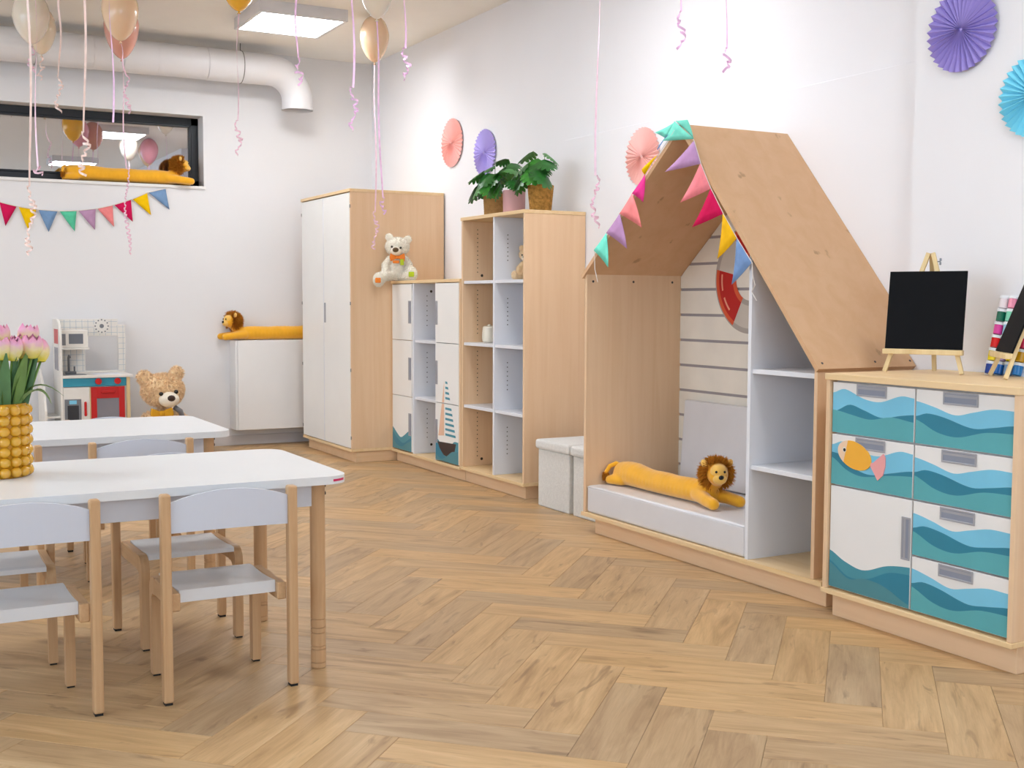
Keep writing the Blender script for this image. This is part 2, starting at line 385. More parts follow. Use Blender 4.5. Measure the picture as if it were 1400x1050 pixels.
# ------------------------------------------------------------------ the room
bm = bmesh.new(); bx(bm, (XL-.2, YF-.2, -.16), (XR+.2, YB+.3, -.012))
floor = struct('floor', bm, 'subfloor', 'oak herringbone plank floor of the playroom', 'floor')
PW, PL = .1518, .587
def plank_mesh(w, l):
    """one plank, chamfered top edges, u along the grain; lies along +x from the origin, thickness below z = 0"""
    g, ch, th = .0003, .0009, .012
    bm = bmesh.new(); uvl = bm.loops.layers.uv.new('UVMap')
    ring = lambda i, z: [bm.verts.new((x, y, z)) for x, y in ((i, i), (l-i, i), (l-i, w-i), (i, w-i))]
    A, B, D = ring(g, -th), ring(g, -ch), ring(g+ch, 0)
    bm.faces.new(D)
    for P, Q in ((A, B), (B, D)):
        for i in range(4): bm.faces.new((P[i], P[(i+1) % 4], Q[(i+1) % 4], Q[i]))
    for f in bm.faces:
        for lp in f.loops: lp[uvl].uv = (lp.vert.co.x, lp.vert.co.y)
    return bm
pm = plank_mesh(PW, PL); plank_me = bpy.data.meshes.new('plank'); pm.to_mesh(plank_me); pm.free(); plank_me.materials.append(MATS['oak_plank'])
camv = Vector((0, 0, 1.1)); rows = []
X0, Y0 = 2.29, 2.819; s2 = math.sqrt(.5)
e1 = Vector((-s2, s2, 0)); e2 = Vector((s2, s2, 0)); Lr = PL/PW
fl_lo, fl_hi = (XL, YF), (XR, YB)
for m_ in range(-8, 9):
    for k in range(-60, 61):
        for kind in (0, 1):
            if kind == 0: a, b = k + Lr*m_, k - Lr*m_; org = e1*a*PW + e2*b*PW; u, v = e1, e2
            else: a, b = k+1 + Lr*m_, k+1 - Lr*m_; org = e1*a*PW + e2*b*PW; u, v = e2, -e1
            if kind == 0: u, v = e1, e2
            o3 = org + Vector((X0, Y0, 0))
            # frame (u, v) must be right-handed
            if u.cross(v).z < 0: o3 = o3 + v*PW; v = -v
            cs = [o3, o3+u*PL, o3+u*PL+v*PW, o3+v*PW]
            if max(c.x for c in cs) < XL or min(c.x for c in cs) > XR or max(c.y for c in cs) < YF or min(c.y for c in cs) > YB: continue
            inside = min(c.x for c in cs) > XL and max(c.x for c in cs) < XR and min(c.y for c in cs) > YF and max(c.y for c in cs) < YB
            ctr = (cs[0]+cs[2])/2; q = ctr - camv; z = q.dot(_f)
            sx = 700+1618*q.dot(_r2)/z if z > .3 else -9999; sy = 525+1618*q.dot(_d2)/z if z > .3 else 9999
            hid = (ctr.x > 3.2) or (sx < 160 and sy < 700) or (ctr.y > 7.55 and ctr.x > 2.9) or (ctr.y > 3.2 and ctr.y < 4.7 and ctr.x > 3.1)
            seen = z > .3 and -150 < sx < 1550 and 560 < sy < 1170 and not hid
            rows.append((o3, u, v, inside, seen, z))
rows.sort(key=lambda r: r[5] if (r[3] and r[4]) else 1e9)
bmj = bmesh.new()
for i, (o3, u, v, inside, seen, z) in enumerate(rows):
    ang = math.atan2(u.y, u.x)
    flip = (i*7919 % 3 == 0)
    if i < 300 and inside and seen:
        o = link('plank', plank_me, floor, o3, (0, 0, ang))
    else:
        t = plank_mesh(PW, PL); bmesh.ops.transform(t, matrix=Matrix.Translation(o3) @ Matrix.Rotation(ang, 4, 'Z'), verts=t.verts)
        if not inside:
            for co, no in (((XL, 0, 0), (-1, 0, 0)), ((XR, 0, 0), (1, 0, 0)), ((0, YF, 0), (0, -1, 0)), ((0, YB, 0), (0, 1, 0))):
                bmesh.ops.bisect_plane(t, geom=t.verts[:]+t.edges[:]+t.faces[:], plane_co=co, plane_no=no, clear_outer=True)
        merge(bmj, t)
me = bpy.data.meshes.new('plank_field'); bmj.to_mesh(me); bmj.free(); me.materials.append(MATS['oak_plank_joined'])
o = link('plank_field', me, floor); o['kind'] = 'stuff'

WX0, WX1, WZ0, WZ1 = -.9, 2.235, 1.94, 2.455
bm = bmesh.new()
bx(bm, (XL-.2, YB, -.012), (XR+.2, YB+.3, WZ0)); bx(bm, (XL-.2, YB, WZ1), (XR+.2, YB+.3, ZC)); bx(bm, (XL-.2, YB, WZ0), (WX0, YB+.3, WZ1)); bx(bm, (WX1, YB, WZ0), (XR+.2, YB+.3, WZ1))
struct('wall_back', bm, 'wall_paint_back', 'pale grey back wall with the strip window', 'wall')
bm = bmesh.new(); bx(bm, (XR, YF-.2, -.012), (XR+.2, YB, ZC)); bx(bm, (XP, YF, 0), (XR, YP, ZC)); struct('wall_right', bm, 'wall_paint', 'white right wall behind the row of cabinets', 'wall')
bm = bmesh.new(); bx(bm, (XL-.2, YF-.2, -.012), (XL, YB, 1.15)); bx(bm, (XL-.2, YF-.2, 2.65), (XL, YB, ZC)); bx(bm, (XL-.2, YF-.2, 1.15), (XL, .3, 2.65)); bx(bm, (XL-.2, 6.9, 1.15), (XL, YB, 2.65)); struct('wall_left', bm, 'wall_paint', 'white left wall outside the picture', 'wall')
bm = bmesh.new()
bx(bm, (XL, YF-.2, -.012), (XR, YF, .9)); bx(bm, (XL, YF-.2, 2.6), (XR, YF, ZC)); bx(bm, (XL, YF-.2, .9), (-2.4, YF, 2.6)); bx(bm, (2.0, YF-.2, .9), (XR, YF, 2.6))
struct('wall_front', bm, 'wall_paint', 'white wall behind the camera with the added window opening', 'wall')
bm = bmesh.new(); bx(bm, (XL-.2, YF-.2, ZC), (XR+.2, YB+.3, ZC+.15)); struct('ceiling', bm, 'ceiling_paint', 'plain off-white ceiling', 'ceiling')
bm = bmesh.new(); bx(bm, (XL, YB-.014, 0), (XR, YB, .075), .002); struct('baseboard_back', bm, 'skirting', 'low pale grey skirting along the back wall', 'baseboard')
bm = bmesh.new(); bx(bm, (XR-.006, YP, 0), (XR, 5.9, 2.024), .0015); struct('trim_1', bm, 'wall_paint', 'flush white cladding panel on the right wall behind the house shelf', 'wall panel')

# strip window in the back wall
w = thing('window_1', 'long dark-framed strip window high on the back wall', 'window', (.7, YB+.17, WZ0), kind='structure')
fy0, fy1, fw = YB+.15, YB+.21, .055
bm = bmesh.new()
bx(bm, (WX0, fy0, WZ0), (WX1, fy1, WZ0+fw), .003); bx(bm, (WX0, fy0, WZ1-fw), (WX1, fy1, WZ1), .003); bx(bm, (WX0, fy0, WZ0), (WX0+fw, fy1, WZ1), .003); bx(bm, (WX1-fw, fy0, WZ0), (WX1, fy1, WZ1), .003)
obj('window_frame', bm, 'frame_dark', w, True)
bm = bmesh.new(); t_ = .014
for lo, hi in (((WX0+fw, fy0-.004, WZ0+fw), (WX1-fw, fy0+.02, WZ0+fw+t_)), ((WX0+fw, fy0-.004, WZ1-fw-t_), (WX1-fw, fy0+.02, WZ1-fw)), ((WX1-fw-t_, fy0-.004, WZ0+fw), (WX1-fw, fy0+.02, WZ1-fw))): bx(bm, lo, hi, .002)
obj('glazing_bead', bm, 'frame_dark', w, True)
box('pane', (WX0+fw, fy0+.02, WZ0+fw), (WX1-fw, fy0+.026, WZ1-fw), 'window_glass', w, 0)
box('window_sill', (WX0-.01, YB-.012, WZ0-.022), (WX1+.01, fy0, WZ0), 'white_board', w, .002)
box('pane_backing', (WX0, fy1+.02, WZ0), (WX1, fy1+.03, WZ1), 'grey_handle', w, 0, label='grey backing panel added behind the glass')  # added sheet that gives the glass a plain grey backdrop
# unseen window added behind the camera for cool daylight
w = thing('added_window_front', 'wide white window added behind the camera for daylight', 'window', (-.2, YF-.1, .9), kind='structure')
bm = bmesh.new()
for x in (-2.4, -.95, .5, 1.95): bx(bm, (x, YF-.14, .9), (x+.05, YF-.06, 2.6), .003)
bx(bm, (-2.4, YF-.14, .9), (2.0, YF-.06, .95), .003); bx(bm, (-2.4, YF-.14, 2.55), (2.0, YF-.06, 2.6), .003)
obj('window_frame', bm, 'white_board', w, True)

# unseen windows added in the left wall to brighten the cabinet fronts
w = thing('added_window_left', 'row of white windows added in the left wall for daylight, outside the picture', 'window', (XL-.1, 3.6, 1.15), kind='structure')
bm = bmesh.new()
for i in range(6): bx(bm, (XL-.14, .3+i*1.31, 1.15), (XL-.06, .35+i*1.31, 2.65), .003)
bx(bm, (XL-.14, .3, 1.15), (XL-.06, 6.9, 1.20), .003); bx(bm, (XL-.14, .3, 2.6), (XL-.06, 6.9, 2.65), .003)
obj('window_frame', bm, 'white_board', w, True)

# ceiling lamps
def lamp(x, y, label):
    t = thing('ceiling_lamp', label, 'lamp', (x, y, ZC), group='square ceiling panel lamps')
    bm = bmesh.new(); h = .29; b = .025; z0, z1 = -.075, 0
    for lo, hi in (((-h, -h, z0), (h, -h+b, z1)), ((-h, h-b, z0), (h, h, z1)), ((-h, -h+b, z0), (-h+b, h-b, z1)), ((h-b, -h+b, z0), (h, h-b, z1))): bx(bm, lo, hi, .0015)
    bx(bm, (-h+b, -h+b, -.02), (h-b, h-b, 0))
    obj('housing', bm, 'lamp_housing', t)
    box('diffuser', (-h+b, -h+b, z0+.004), (h-b, h-b, z0+.016), 'lamp_diffuser', t, 0, world=False)
lamp(2.49, 7.59, 'lit square ceiling panel lamp in front of the duct elbow')
lamp(2.47, 4.52, 'square ceiling panel lamp in front of the house shelf, above the picture')
lamp(2.47, 1.40, 'square ceiling panel lamp nearest the drawer cabinet, above the picture')
lamp(-.75, 7.59, 'added unseen square ceiling panel lamp above the toy kitchen end of the room')  # unseen lamp, added to match the light level
lamp(-.75, 4.52, 'added unseen square ceiling panel lamp left of the two tables')  # second unseen lamp, also added for the light it gives

# ventilation duct
t = thing('ventilation_duct', 'white round ventilation duct along the back wall turning down at its end', 'duct', (2.5, 8.6, 2.79))
dr = .112; zc = 2.79; yc = 8.62; xe = 2.66; rr = .215
xs = [XL, -.9, .55, 1.05, 1.42, 1.62, 1.85, 2.2, 2.45]
for a, b in zip(xs, xs[1:]):
    bm = bmesh.new(); tube(bm, [(a+.0008, yc, zc), (b-.0008, yc, zc)], dr + (.0022 if xs.index(a) % 2 else 0), 40, False); obj('duct_section', bm, 'duct_white', t, True, True)
bm = bmesh.new(); pts = [(2.4515, yc, zc), (xe, yc, zc)]
for i in range(1, 13):
    a = PI/2*i/12; pts.append((xe + rr*math.sin(a), yc, zc - rr + rr*math.cos(a)))
pts.append((xe+rr, yc, 2.52))
tube(bm, pts, dr*1.0, 32, False); obj('elbow', bm, 'duct_white', t, True, True)
bm = bmesh.new(); tube(bm, [(xe+rr, yc, 2.53), (xe+rr, yc, 2.512)], dr+.004, 32, False); tube(bm, [(xe+rr, yc, 2.53), (xe+rr, yc, 2.512)], dr-.006, 32, False); obj('outlet_rim', bm, 'duct_white', t, True, True)
bm = bmesh.new(); lathe(bm, [(0, 0), (dr-.006, 0)], 32, (xe+rr, yc, 2.545)); obj('outlet_grille', bm, 'duct_mouth', t, True)
for x in (2.45, 1.05):
    bm = bmesh.new()
    ring = [(x, yc+math.cos(a)*(dr+.004), zc+math.sin(a)*(dr+.004)) for a in [2*PI*i/32 for i in range(33)]]
    tube(bm, ring, .0028, 6, False); tube(bm, [(x, yc, zc+dr+.003), (x, yc, ZC)], .0028, 6); obj('hanger', bm, 'wire', t, True)

# white wall box (cover) right of the toys
t = thing('wall_cabinet', 'plain white wall-hung box cabinet under the stretched lion', 'cabinet', (2.7, 8.8, .13))
box('body', (2.41, 8.715, .128), (3.12, YB, .80), 'white_board', t, .004, seg=2)
box('door', (2.425, 8.70, .128), (3.12, 8.714, .80), 'white_board', t, .004, seg=2)

# ------------------------------------------------------------------ cabinets along the right wall
def handle(parent, x, y0, y1, z0, z1, vertical=True):
    """grey recessed pull set into a front whose face lies at x"""
    b = .006; bm = bmesh.new()
    for lo, hi in (((x-.002, y0, z0), (x, y1, z0+b)), ((x-.002, y0, z1-b), (x, y1, z1)), ((x-.002, y0, z0+b), (x, y0+b, z1-b)), ((x-.002, y1-b, z0+b), (x, y1, z1-b))): bx(bm, lo, hi, .0006)
    h = obj('handle', bm, 'grey_handle', parent, True, label='grey recessed handle')
    box('handle_recess', (x-.0006, y0+b, z0+b), (x, y1-b, z1-b), 'grey_recess', h, 0)
    bm = bmesh.new()
    if vertical: bx(bm, (x-.0012, y1-b-.012, z0+b), (x-.0006, y1-b-.002, z1-b))
    else: bx(bm, (x-.0012, y0+b, z1-b-.01), (x-.0006, y1-b, z1-b-.002))
    obj('handle_lip', bm, 'grey_handle', h, True)
def sheet(parent, name, m, x, pts_yz, th=.0002):
    bm = bmesh.new(); prism(bm, pts_yz, 'x', x, x+th); return obj(name, bm, m, parent, True)
def wave(parent, m, x, y0, y1, z0, z1, ctrl, k):
    """a wave-shaped print from its crest line down to the lower edge; y0 is the left end as seen from the room"""
    n = 26; pts = []
    for i in range(n+1):
        u = i/n; pts.append((y0+(y1-y0)*u, z1-(z1-z0)*interp(ctrl, u)))
    pts += [(y1, z0), (y0, z0)]
    return sheet(parent, 'wave_print', m, x-.0003*k, pts)

# tall wardrobe
t = thing('tall_cabinet', 'tall birch wardrobe cabinet with two white doors in the corner', 'cabinet', (3.2, 8.0, 0))
x0, ya, yb, zt = 2.865, 7.516, 8.52, 1.848
box('plinth', (2.905, ya+.015, 0), (3.55, yb-.015, .075), 'maple_x', t)
box('base_panel', (x0, ya, .075), (3.56, yb, .095), 'maple_edge', t)
box('side_panel', (x0+.004, ya, .095), (3.56, ya+.018, zt-.02), 'maple', t)
box('side_panel', (x0+.004, yb-.018, .095), (3.56, yb, zt-.02), 'maple', t)
box('top_panel', (x0-.004, ya-.003, zt-.02), (3.56, yb+.003, zt), 'maple_edge', t)
box('back_panel', (3.54, ya+.018, .095), (3.555, yb-.018, zt-.02), 'white_board', t)
mid = 8.035
for k, (p, q) in enumerate(((ya+.012, mid-.0015), (mid+.0015, yb-.012))):
    d = box('door', (x0, p, .1), (x0+.018, q, zt-.026), 'door_white', t, .001)
    bm = bmesh.new()
    for z in (.16, .62, 1.07, 1.72):
        yy = ya+.003 if k == 0 else yb-.003
        bx(bm, (x0-.001, yy-.002, z), (x0+.008, yy+.003, z+.022))
    obj('hinge', bm, 'steel', d, True)
    if k == 0: handle(d, x0, mid-.034, mid-.004, .945, 1.085)
    else: box('stile', (x0-.0012, mid+.002, .1), (x0, mid+.012, zt-.026), 'white_cool', d, 0)

# low cabinet with lockers
t = thing('locker_cabinet', 'low birch cabinet with white locker doors either side of open cells', 'cabinet', (3.35, 7.0, 0))
x0, ya, yb, zt = 3.165, 6.452, 7.514, 1.235
box('plinth', (3.2, ya, 0), (3.55, yb, .07), 'maple_y', t)
box('base_panel', (x0-.006, ya, .07), (3.56, yb, .088), 'maple_edge', t)
box('top_panel', (x0-.006, ya, zt-.02), (3.56, yb, zt), 'maple_edge', t)
box('side_panel', (x0, yb-.018, .088), (3.56, yb, zt-.02), 'maple', t)
box('side_panel', (x0, ya, .088), (3.56, ya+.018, zt-.02), 'maple', t)
c1, c2 = 7.175, 6.80
box('divider', (x0+.004, c1-.02, .088), (3.55, c1-.002, zt-.02), 'white_cool', t)
box('divider', (x0+.004, c2+.002, .088), (3.55, c2+.02, zt-.02), 'white_cool', t)
box('back_panel', (3.545, ya+.018, .088), (3.558, yb-.018, zt-.02), 'white_board', t)
zs = [.094, .462, .838, 1.213]
for z in zs[1:3]: box('shelf', (x0+.012, c2+.02, z-.012), (3.545, c1-.02, z+.006), 'white_cool', t)
def holes(parent, side, y, x, z0, z1, n=9, big=None):
    bm = bmesh.new(); s = .0035
    for i in range(n):
        z = z0+(z1-z0)*i/(n-1)
        tt = bmesh.new(); bmesh.ops.create_circle(tt, cap_ends=True, radius=s, segments=8)
        merge(bm, tt, mat=Matrix.Translation((x, y+side*.0006, z)) @ Matrix.Rotation(PI/2, 4, 'X'))
    if big:
        tt = bmesh.new(); bmesh.ops.create_circle(tt, cap_ends=True, radius=.009, segments=10)
        merge(bm, tt, mat=Matrix.Translation((x+.03, y+side*.0006, big)) @ Matrix.Rotation(PI/2, 4, 'X'))
    o = obj('pin_holes', bm, 'hole', parent, True); o['kind'] = 'stuff'
# front-facing inner face of the far divider (seen through the open cells)
for a, b in zip(zs, zs[1:]):
    holes(t, -1, c1-.02, x0+.10, a+.10, b-.08, 7, a+.05 if a < .2 else (b-.05 if b > 1.2 else None))
doors = {}
for col, (p, q) in enumerate(((c1, yb-.016), (ya+.016, c2))):
    for k in range(3):
        d = box('door', (x0-.004, p+.002, zs[k]+.002), (x0+.014, q-.002, zs[k+1]-.002), 'door_white', t, .001)
        doors[col, k] = d
        zmid = (zs[k]+zs[k+1])/2
        if col == 0: handle(d, x0-.004, p+.004, p+.05, zmid-.075, zmid+.075)
        else: handle(d, x0-.004, q-.032, q-.002, zmid-.075, zmid+.075)
xp = x0-.004
d = doors[0, 0]; yl, yr = yb-.019, c1+.003; za, zb = zs[0]+.003, zs[0]+.365
wave(d, 'wave_mid', xp, yl, yr, za, zb, [(0, .60), (.2, .69), (.42, .77), (.62, .72), (.85, .63), (1, .62)], 1)
wave(d, 'wave_dark', xp, yl, yr, za, zb, [(0, .70), (.25, .80), (.55, .87), (.8, .80), (1, .73)], 2)
wave(d, 'wave_deep', xp, yl, yr, za, zb, [(0, .84), (.25, .93), (.5, .94), (.75, .86), (1, .80)], 3)
d = doors[1, 0]; yl, yr = c2-.003, ya+.018
wave(d, 'wave_mid', xp, yl, yr, za, zb, [(0, .62), (.15, .66), (.35, .80), (.6, .76), (.8, .63), (1, .62)], 1)
sheet(d, 'boat_hull_print', 'hull', xp-.0006, [(6.772, .214), (6.50, .222), (6.525, .165), (6.56, .135), (6.62, .128), (6.68, .138), (6.735, .168)])
wave(d, 'wave_dark', xp, yl, yr, za, zb, [(0, .66), (.2, .80), (.45, .92), (.7, .87), (1, .78)], 3)
wave(d, 'wave_deep', xp, yl, yr, za, zb, [(0, .90), (.25, .97), (.5, .90), (.75, .80), (1, .80)], 4)
zsp = zs[1]
def sail_y(z): return 6.672 + (6.752-6.672)*max(0, (.60-z))/.345
sheet(d, 'sail_print', 'sail_peach', xp-.0003, [(6.672, .26), (6.757, .252), (sail_y(zsp-.003), zsp-.003), (6.672, zsp-.003)])
sheet(doors[1, 1], 'sail_print', 'sail_peach', xp-.0003, [(6.672, zsp+.004), (sail_y(zsp+.004), zsp+.004), (6.672, .60)])
for k in range(11):
    z = .262 + k*.0325
    if abs(z+.007-zsp) < .012: continue
    w_ = .150*(1-(z-.262)/.42)
    sheet(d if z < zsp else doors[1, 1], 'sail_stripe_print', 'wave_mid', xp-.0003, [(6.655, z), (6.655-w_, z-.003), (6.655-w_+.006, z+.012), (6.655, z+.014)])

# tall bookshelf
t = thing('bookshelf', 'tall open birch bookshelf with two columns of cells under the potted plants', 'bookshelf', (3.35, 6.05, 0))
x0, ya, yb, zt = 3.17, 5.665, 6.447, 1.60
box('plinth', (3.2, ya+.03, 0), (3.55, yb, .075), 'maple_y', t)
box('base_panel', (x0-.006, ya-.002, .075), (3.56, yb, .094), 'maple_edge', t)
box('top_panel', (x0-.006, ya-.002, zt-.02), (3.56, yb+.002, zt), 'maple_edge', t)
box('side_panel', (x0, ya, .094), (3.56, ya+.018, zt-.02), 'maple', t)
box('side_panel', (x0, yb-.018, .094), (3.56, yb, zt-.02), 'maple', t)
box('back_panel', (3.54, ya+.018, .094), (3.555, yb-.018, zt-.02), 'maple', t)
dm = 6.035
box('divider', (x0+.003, dm-.009, .094), (3.54, dm+.009, zt-.02), 'white_cool', t)
box('cell_lining', (x0+.02, ya+.018, .094), (3.54, ya+.021, zt-.02), 'white_cool', t, 0)
box('cell_lining', (3.536, ya+.021, .094), (3.5395, dm-.009, zt-.02), 'white_cool', t, 0)
zs = [.094, .468, .845, 1.215, 1.58]
for z in zs[1:4]:
    box('shelf', (x0+.008, dm+.009, z-.012), (3.54, yb-.018, z+.006), 'white_cool', t)
    box('shelf', (x0+.008, ya+.021, z-.012), (3.536, dm-.009, z+.006), 'white_cool', t)
for a, b in zip(zs, zs[1:]):
    holes(t, -1, yb-.018, x0+.10, a+.06, b-.05, 11, a+.04 if a < .2 or b > 1.5 else None)
    holes(t, -1, dm-.009, x0+.09, a+.12, b-.1, 7)

# two fleece storage stools
for k, (p, q) in enumerate(((5.165, 5.51), (4.80, 5.15))):
    t = thing('storage_stool', ['pale fleece storage stool with padded lid beside the tall bookshelf', 'pale fleece storage stool half hidden behind the house shelf'][k], 'stool', (3.33, (p+q)/2, 0), group='fleece storage stools')
    box('body', (3.165, p+.012, .0), (3.50, q-.012, .31), 'fleece', t, .008, seg=3)
    box('lid', (3.15, p, .31), (3.515, q, .362), 'fleece', t, .015, seg=3)

# ------------------------------------------------------------------ house shelf
H = thing('house_shelf', 'birch reading-nook house shelf with slanted plywood roof against the right wall', 'shelf', (3.25, 3.95, 0))
xf, xr = 2.995, 3.562
box('plinth', (3.02, 3.155, 0), (3.465, 4.70, .078), 'maple_y', H)
bm = bmesh.new(); prism(bm, [(xf-.008, 3.145), (3.47, 3.145), (3.47, YP+.004), (xr, YP+.004), (xr, 4.775), (xf-.008, 4.775)], 'z', .078, .096); obj('base_panel', bm, 'maple_edge', H, True)
box('side_panel', (xf, 4.75, .096), (xr, 4.768, 1.232), 'maple', H, label='tall birch left side panel')
box('side_panel', (xf, 3.195, .096), (3.47, 3.213, .862), 'maple', H, label='short birch right side panel')
PKY, PKZ, LY, LZ, RY, RZ = 4.022, 1.834, 4.785, 1.222, 3.178, .862
def slab(name, p, q, th, m, side):
    p, q = Vector((p[0], p[1])), Vector((q[0], q[1])); d = (q-p).normalized(); n = Vector((-d.y, d.x))*side*th
    L = (q-p).length; u0 = L if q.y > p.y or q.x > YP else L*(p.x-YP-.006)/(p.x-q.x)
    out = [(xf-.012, 0), (xr, 0), (xr, u0), (3.47, u0), (3.47, L), (xf-.012, L)] if u0 < L else [(xf-.012, 0), (xr, 0), (xr, L), (xf-.012, L)]
    bm = bmesh.new(); prism(bm, out, 'z', 0, th)
    for v in bm.verts:
        x_, u_, w_ = v.co; c = p + d*u_ + n/th*w_; v.co = (x_, c.x, c.y)
    bmesh.ops.bevel(bm, geom=[e for e in bm.edges if e.calc_face_angle(0) > .5], offset=.001, segments=1, affect='EDGES')
    return obj(name, bm, m, H, True)
slab('roof_panel', (LY, LZ), (PKY, PKZ), .018, 'plywood', 1)
slab('roof_panel', (PKY-.003, PKZ), (RY, RZ), .018, 'plywood', 1)
lsl = (PKZ-LZ)/(LY-PKY); rsl = (PKZ-RZ)/(PKY-RY)
def yhi(z): return min(4.749, PKY + (PKZ-.026-z)/lsl)
def ylo(z): return max(3.584, PKY - (PKZ-.032-z)/rsl)
zdv = PKZ-.034-(PKY-3.584)*rsl
bm = bmesh.new(); prism(bm, [(3.566, .096), (3.584, .096), (3.584, PKZ-.034-(PKY-3.584)*rsl), (3.566, PKZ-.034-(PKY-3.566)*rsl)], 'x', xf+.004, xr-.012); obj('divider', bm, 'white_cool', H, True)
for z in (.462, .836): box('shelf', (xf+.012, 3.213, z-.012), (3.468, 3.566, z+.006), 'white_cool', H)
box('cell_lining', (xf+.02, 3.213, .096), (3.468, 3.216, .86), 'white_cool', H, 0)
bm = bmesh.new(); prism(bm, [(3.216, .096), (3.566, .096), (3.566, PKZ-.04-(PKY-3.566)*rsl), (3.216, .862)], 'x', 3.468, 3.472); obj('back_panel', bm, 'back_board', H, True)  # white board toned beige-grey: the shade inside the cells is in its colour
# printed board back of the nook: boards with grey joints
bm = bmesh.new(); prism(bm, [(3.584, .096), (4.749, .096), (4.749, yhi(0) and 1.23), (PKY, PKZ-.03), (3.584, zdv)], 'x', xr-.016, xr-.008); bk = obj('nook_back', bm, 'print_line', H, True)
zl = [.096] + [.172+.1235*i for i in range(14)]
for a, b in zip(zl, zl[1:]):
    a, b = a+.0065, min(b-.0065, PKZ-.05)
    if b-a < .02: continue
    zz = [a+(b-a)*i/4 for i in range(5)]
    poly = [(ylo(z), z) for z in zz] + [(yhi(z), z) for z in reversed(zz)]
    if yhi(b)-ylo(b) < .01: poly = [(ylo(z), z) for z in zz[:-1]] + [(yhi(z), z) for z in reversed(zz[:-1])]
    bm = bmesh.new(); prism(bm, poly, 'x', xr-.021, xr-.016); obj('plank', bm, 'print_plank', bk, True)
# life ring print
RC = (4.225, 1.205); xq = xr-.0215
def arc(name, m, r0, r1, a0, a1, k, n=20):
    pts = [(RC[0]+r1*math.sin(a0+(a1-a0)*i/n), RC[1]+r1*math.cos(a0+(a1-a0)*i/n)) for i in range(n+1)] + [(RC[0]+r0*math.sin(a1-(a1-a0)*i/n), RC[1]+r0*math.cos(a1-(a1-a0)*i/n)) for i in range(n+1)]
    bm = bmesh.new(); prism(bm, pts, 'x', xq-.0004*k, xq-.0004*k+.0003); return obj(name, bm, m, bk, True)
dg = math.radians
for h0 in (0, PI):
    arc('ring_print', 'ring_shadow', .098, .250, h0, h0+PI, 1, 40); arc('ring_print', 'ring_grey', .122, .226, h0, h0+PI, 2, 40)
for a0 in (79, -41, 199):
    arc('ring_band_print', 'ring_orange', .098, .243, dg(a0), dg(a0+72), 3); arc('ring_band_print', 'ring_red', .122, .222, dg(a0), dg(a0+72), 4)
    arc('ring_glint_print', 'ring_glint', .195, .205, dg(a0+4), dg(a0+26), 5); arc('ring_glint_print', 'ring_glint', .195, .205, dg(a0+36), dg(a0+56), 5)
# screws
for x in (3.03, 3.26, 3.49):
    bm = bmesh.new(); tube(bm, [(x, 4.7505, 1.195), (x, 4.749, 1.195)], .006, 8); obj('screw', bm, 'screw', H, True)
nR = Vector((0, -rsl, 1)).normalized()
nR = Vector((0, -(PKZ-RZ), (PKY-RY))).normalized()
for fx in (.02, .28, .46):
    for s in (.02, .5, .98):
        p = Vector((xf+fx, PKY+(RY-PKY)*s, PKZ+(RZ-PKZ)*s)); bm = bmesh.new(); tube(bm, [p-nR*.001, p+nR*.0008], .005, 8); obj('screw', bm, 'screw', H, True)

# cushions in the nook
def pillow(name, lo, hi, label, cat):
    o = box(name, lo, hi, 'cushion', None, .012, seg=3); tag(o, label, cat)
    for p in o.data.polygons: p.use_smooth = False
    return o
t = thing('seat_cushion', 'thick light grey seat cushion on the floor of the house nook', 'cushion', (3.27, 4.16, .097))
box('cushion_pad', (3.0, 3.59, .097), (3.52, 4.745, .226), 'cushion', t, .014, seg=3)
bm = bmesh.new(); tube(bm, [(3.004, 3.596, .217), (3.004, 4.74, .217)], .0035, 6); obj('piping', bm, 'cushion', t, True, True)
t = thing('back_cushion', 'thin upright light grey cushion leaning on the back of the house nook', 'cushion', (3.49, 4.16, .2275))
o = box('cushion_pad', (-.018, -.56, 0), (.018, .49, .395), 'cushion', t, .01, world=False, seg=3); t.rotation_euler = (0, math.radians(4), 0); t.location = (3.488, 4.16, .230)

# ------------------------------------------------------------------ drawer cabinet
D = thing('drawer_cabinet', 'birch drawer cabinet with painted blue waves and a fish', 'cabinet', (3.25, 2.68, 0))
x0, ya, yb, zt = 2.94, 2.292, 3.078, .855
box('plinth', (2.965, ya+.01, 0), (3.455, yb-.012, .085), 'maple_y', D)
box('base_panel', (x0-.018, ya-.002, .085), (3.468, yb+.004, .102), 'maple_edge', D)
box('top_panel', (x0-.018, ya-.002, zt-.022), (3.468, yb+.004, zt), 'maple_edge', D)
box('side_panel', (x0-.014, yb-.018, .102), (3.468, yb, zt-.022), 'maple', D)
box('side_panel', (x0-.014, ya, .102), (3.468, ya+.018, zt-.022), 'maple', D)
box('carcass', (x0+.02, ya+.018, .102), (3.46, yb-.018, zt-.022), 'white_board', D)
dm = 2.688; g = .003; zb0, zb1 = .108, zt-.026
LIGHT_R = [(0, .22), (.2, .30), (.42, .41), (.6, .33), (.8, .24), (1, .24)]
DARK_R = [(0, .50), (.12, .43), (.3, .47), (.6, .61), (.8, .56), (1, .49)]
TEAL_R = [(0, .56), (.23, .75), (.45, .80), (.73, .66), (1, .63)]
LIGHT_L = [(0, .21), (.15, .12), (.4, .28), (.6, .31), (.85, .16), (1, .18)]
DARK_L = [(0, .60), (.08, .54), (.22, .42), (.4, .50), (.62, .61), (.85, .53), (1, .49)]
TEAL_L = [(0, .55), (.1, .57), (.26, .62), (.48, .67), (.74, .58), (1, .63)]
DARK_L2 = [(0, .36), (.12, .40), (.3, .62), (.5, .70), (.75, .60), (1, .50)]
TEAL_L2 = [(0, .46), (.2, .68), (.4, .76), (.7, .66), (1, .60)]
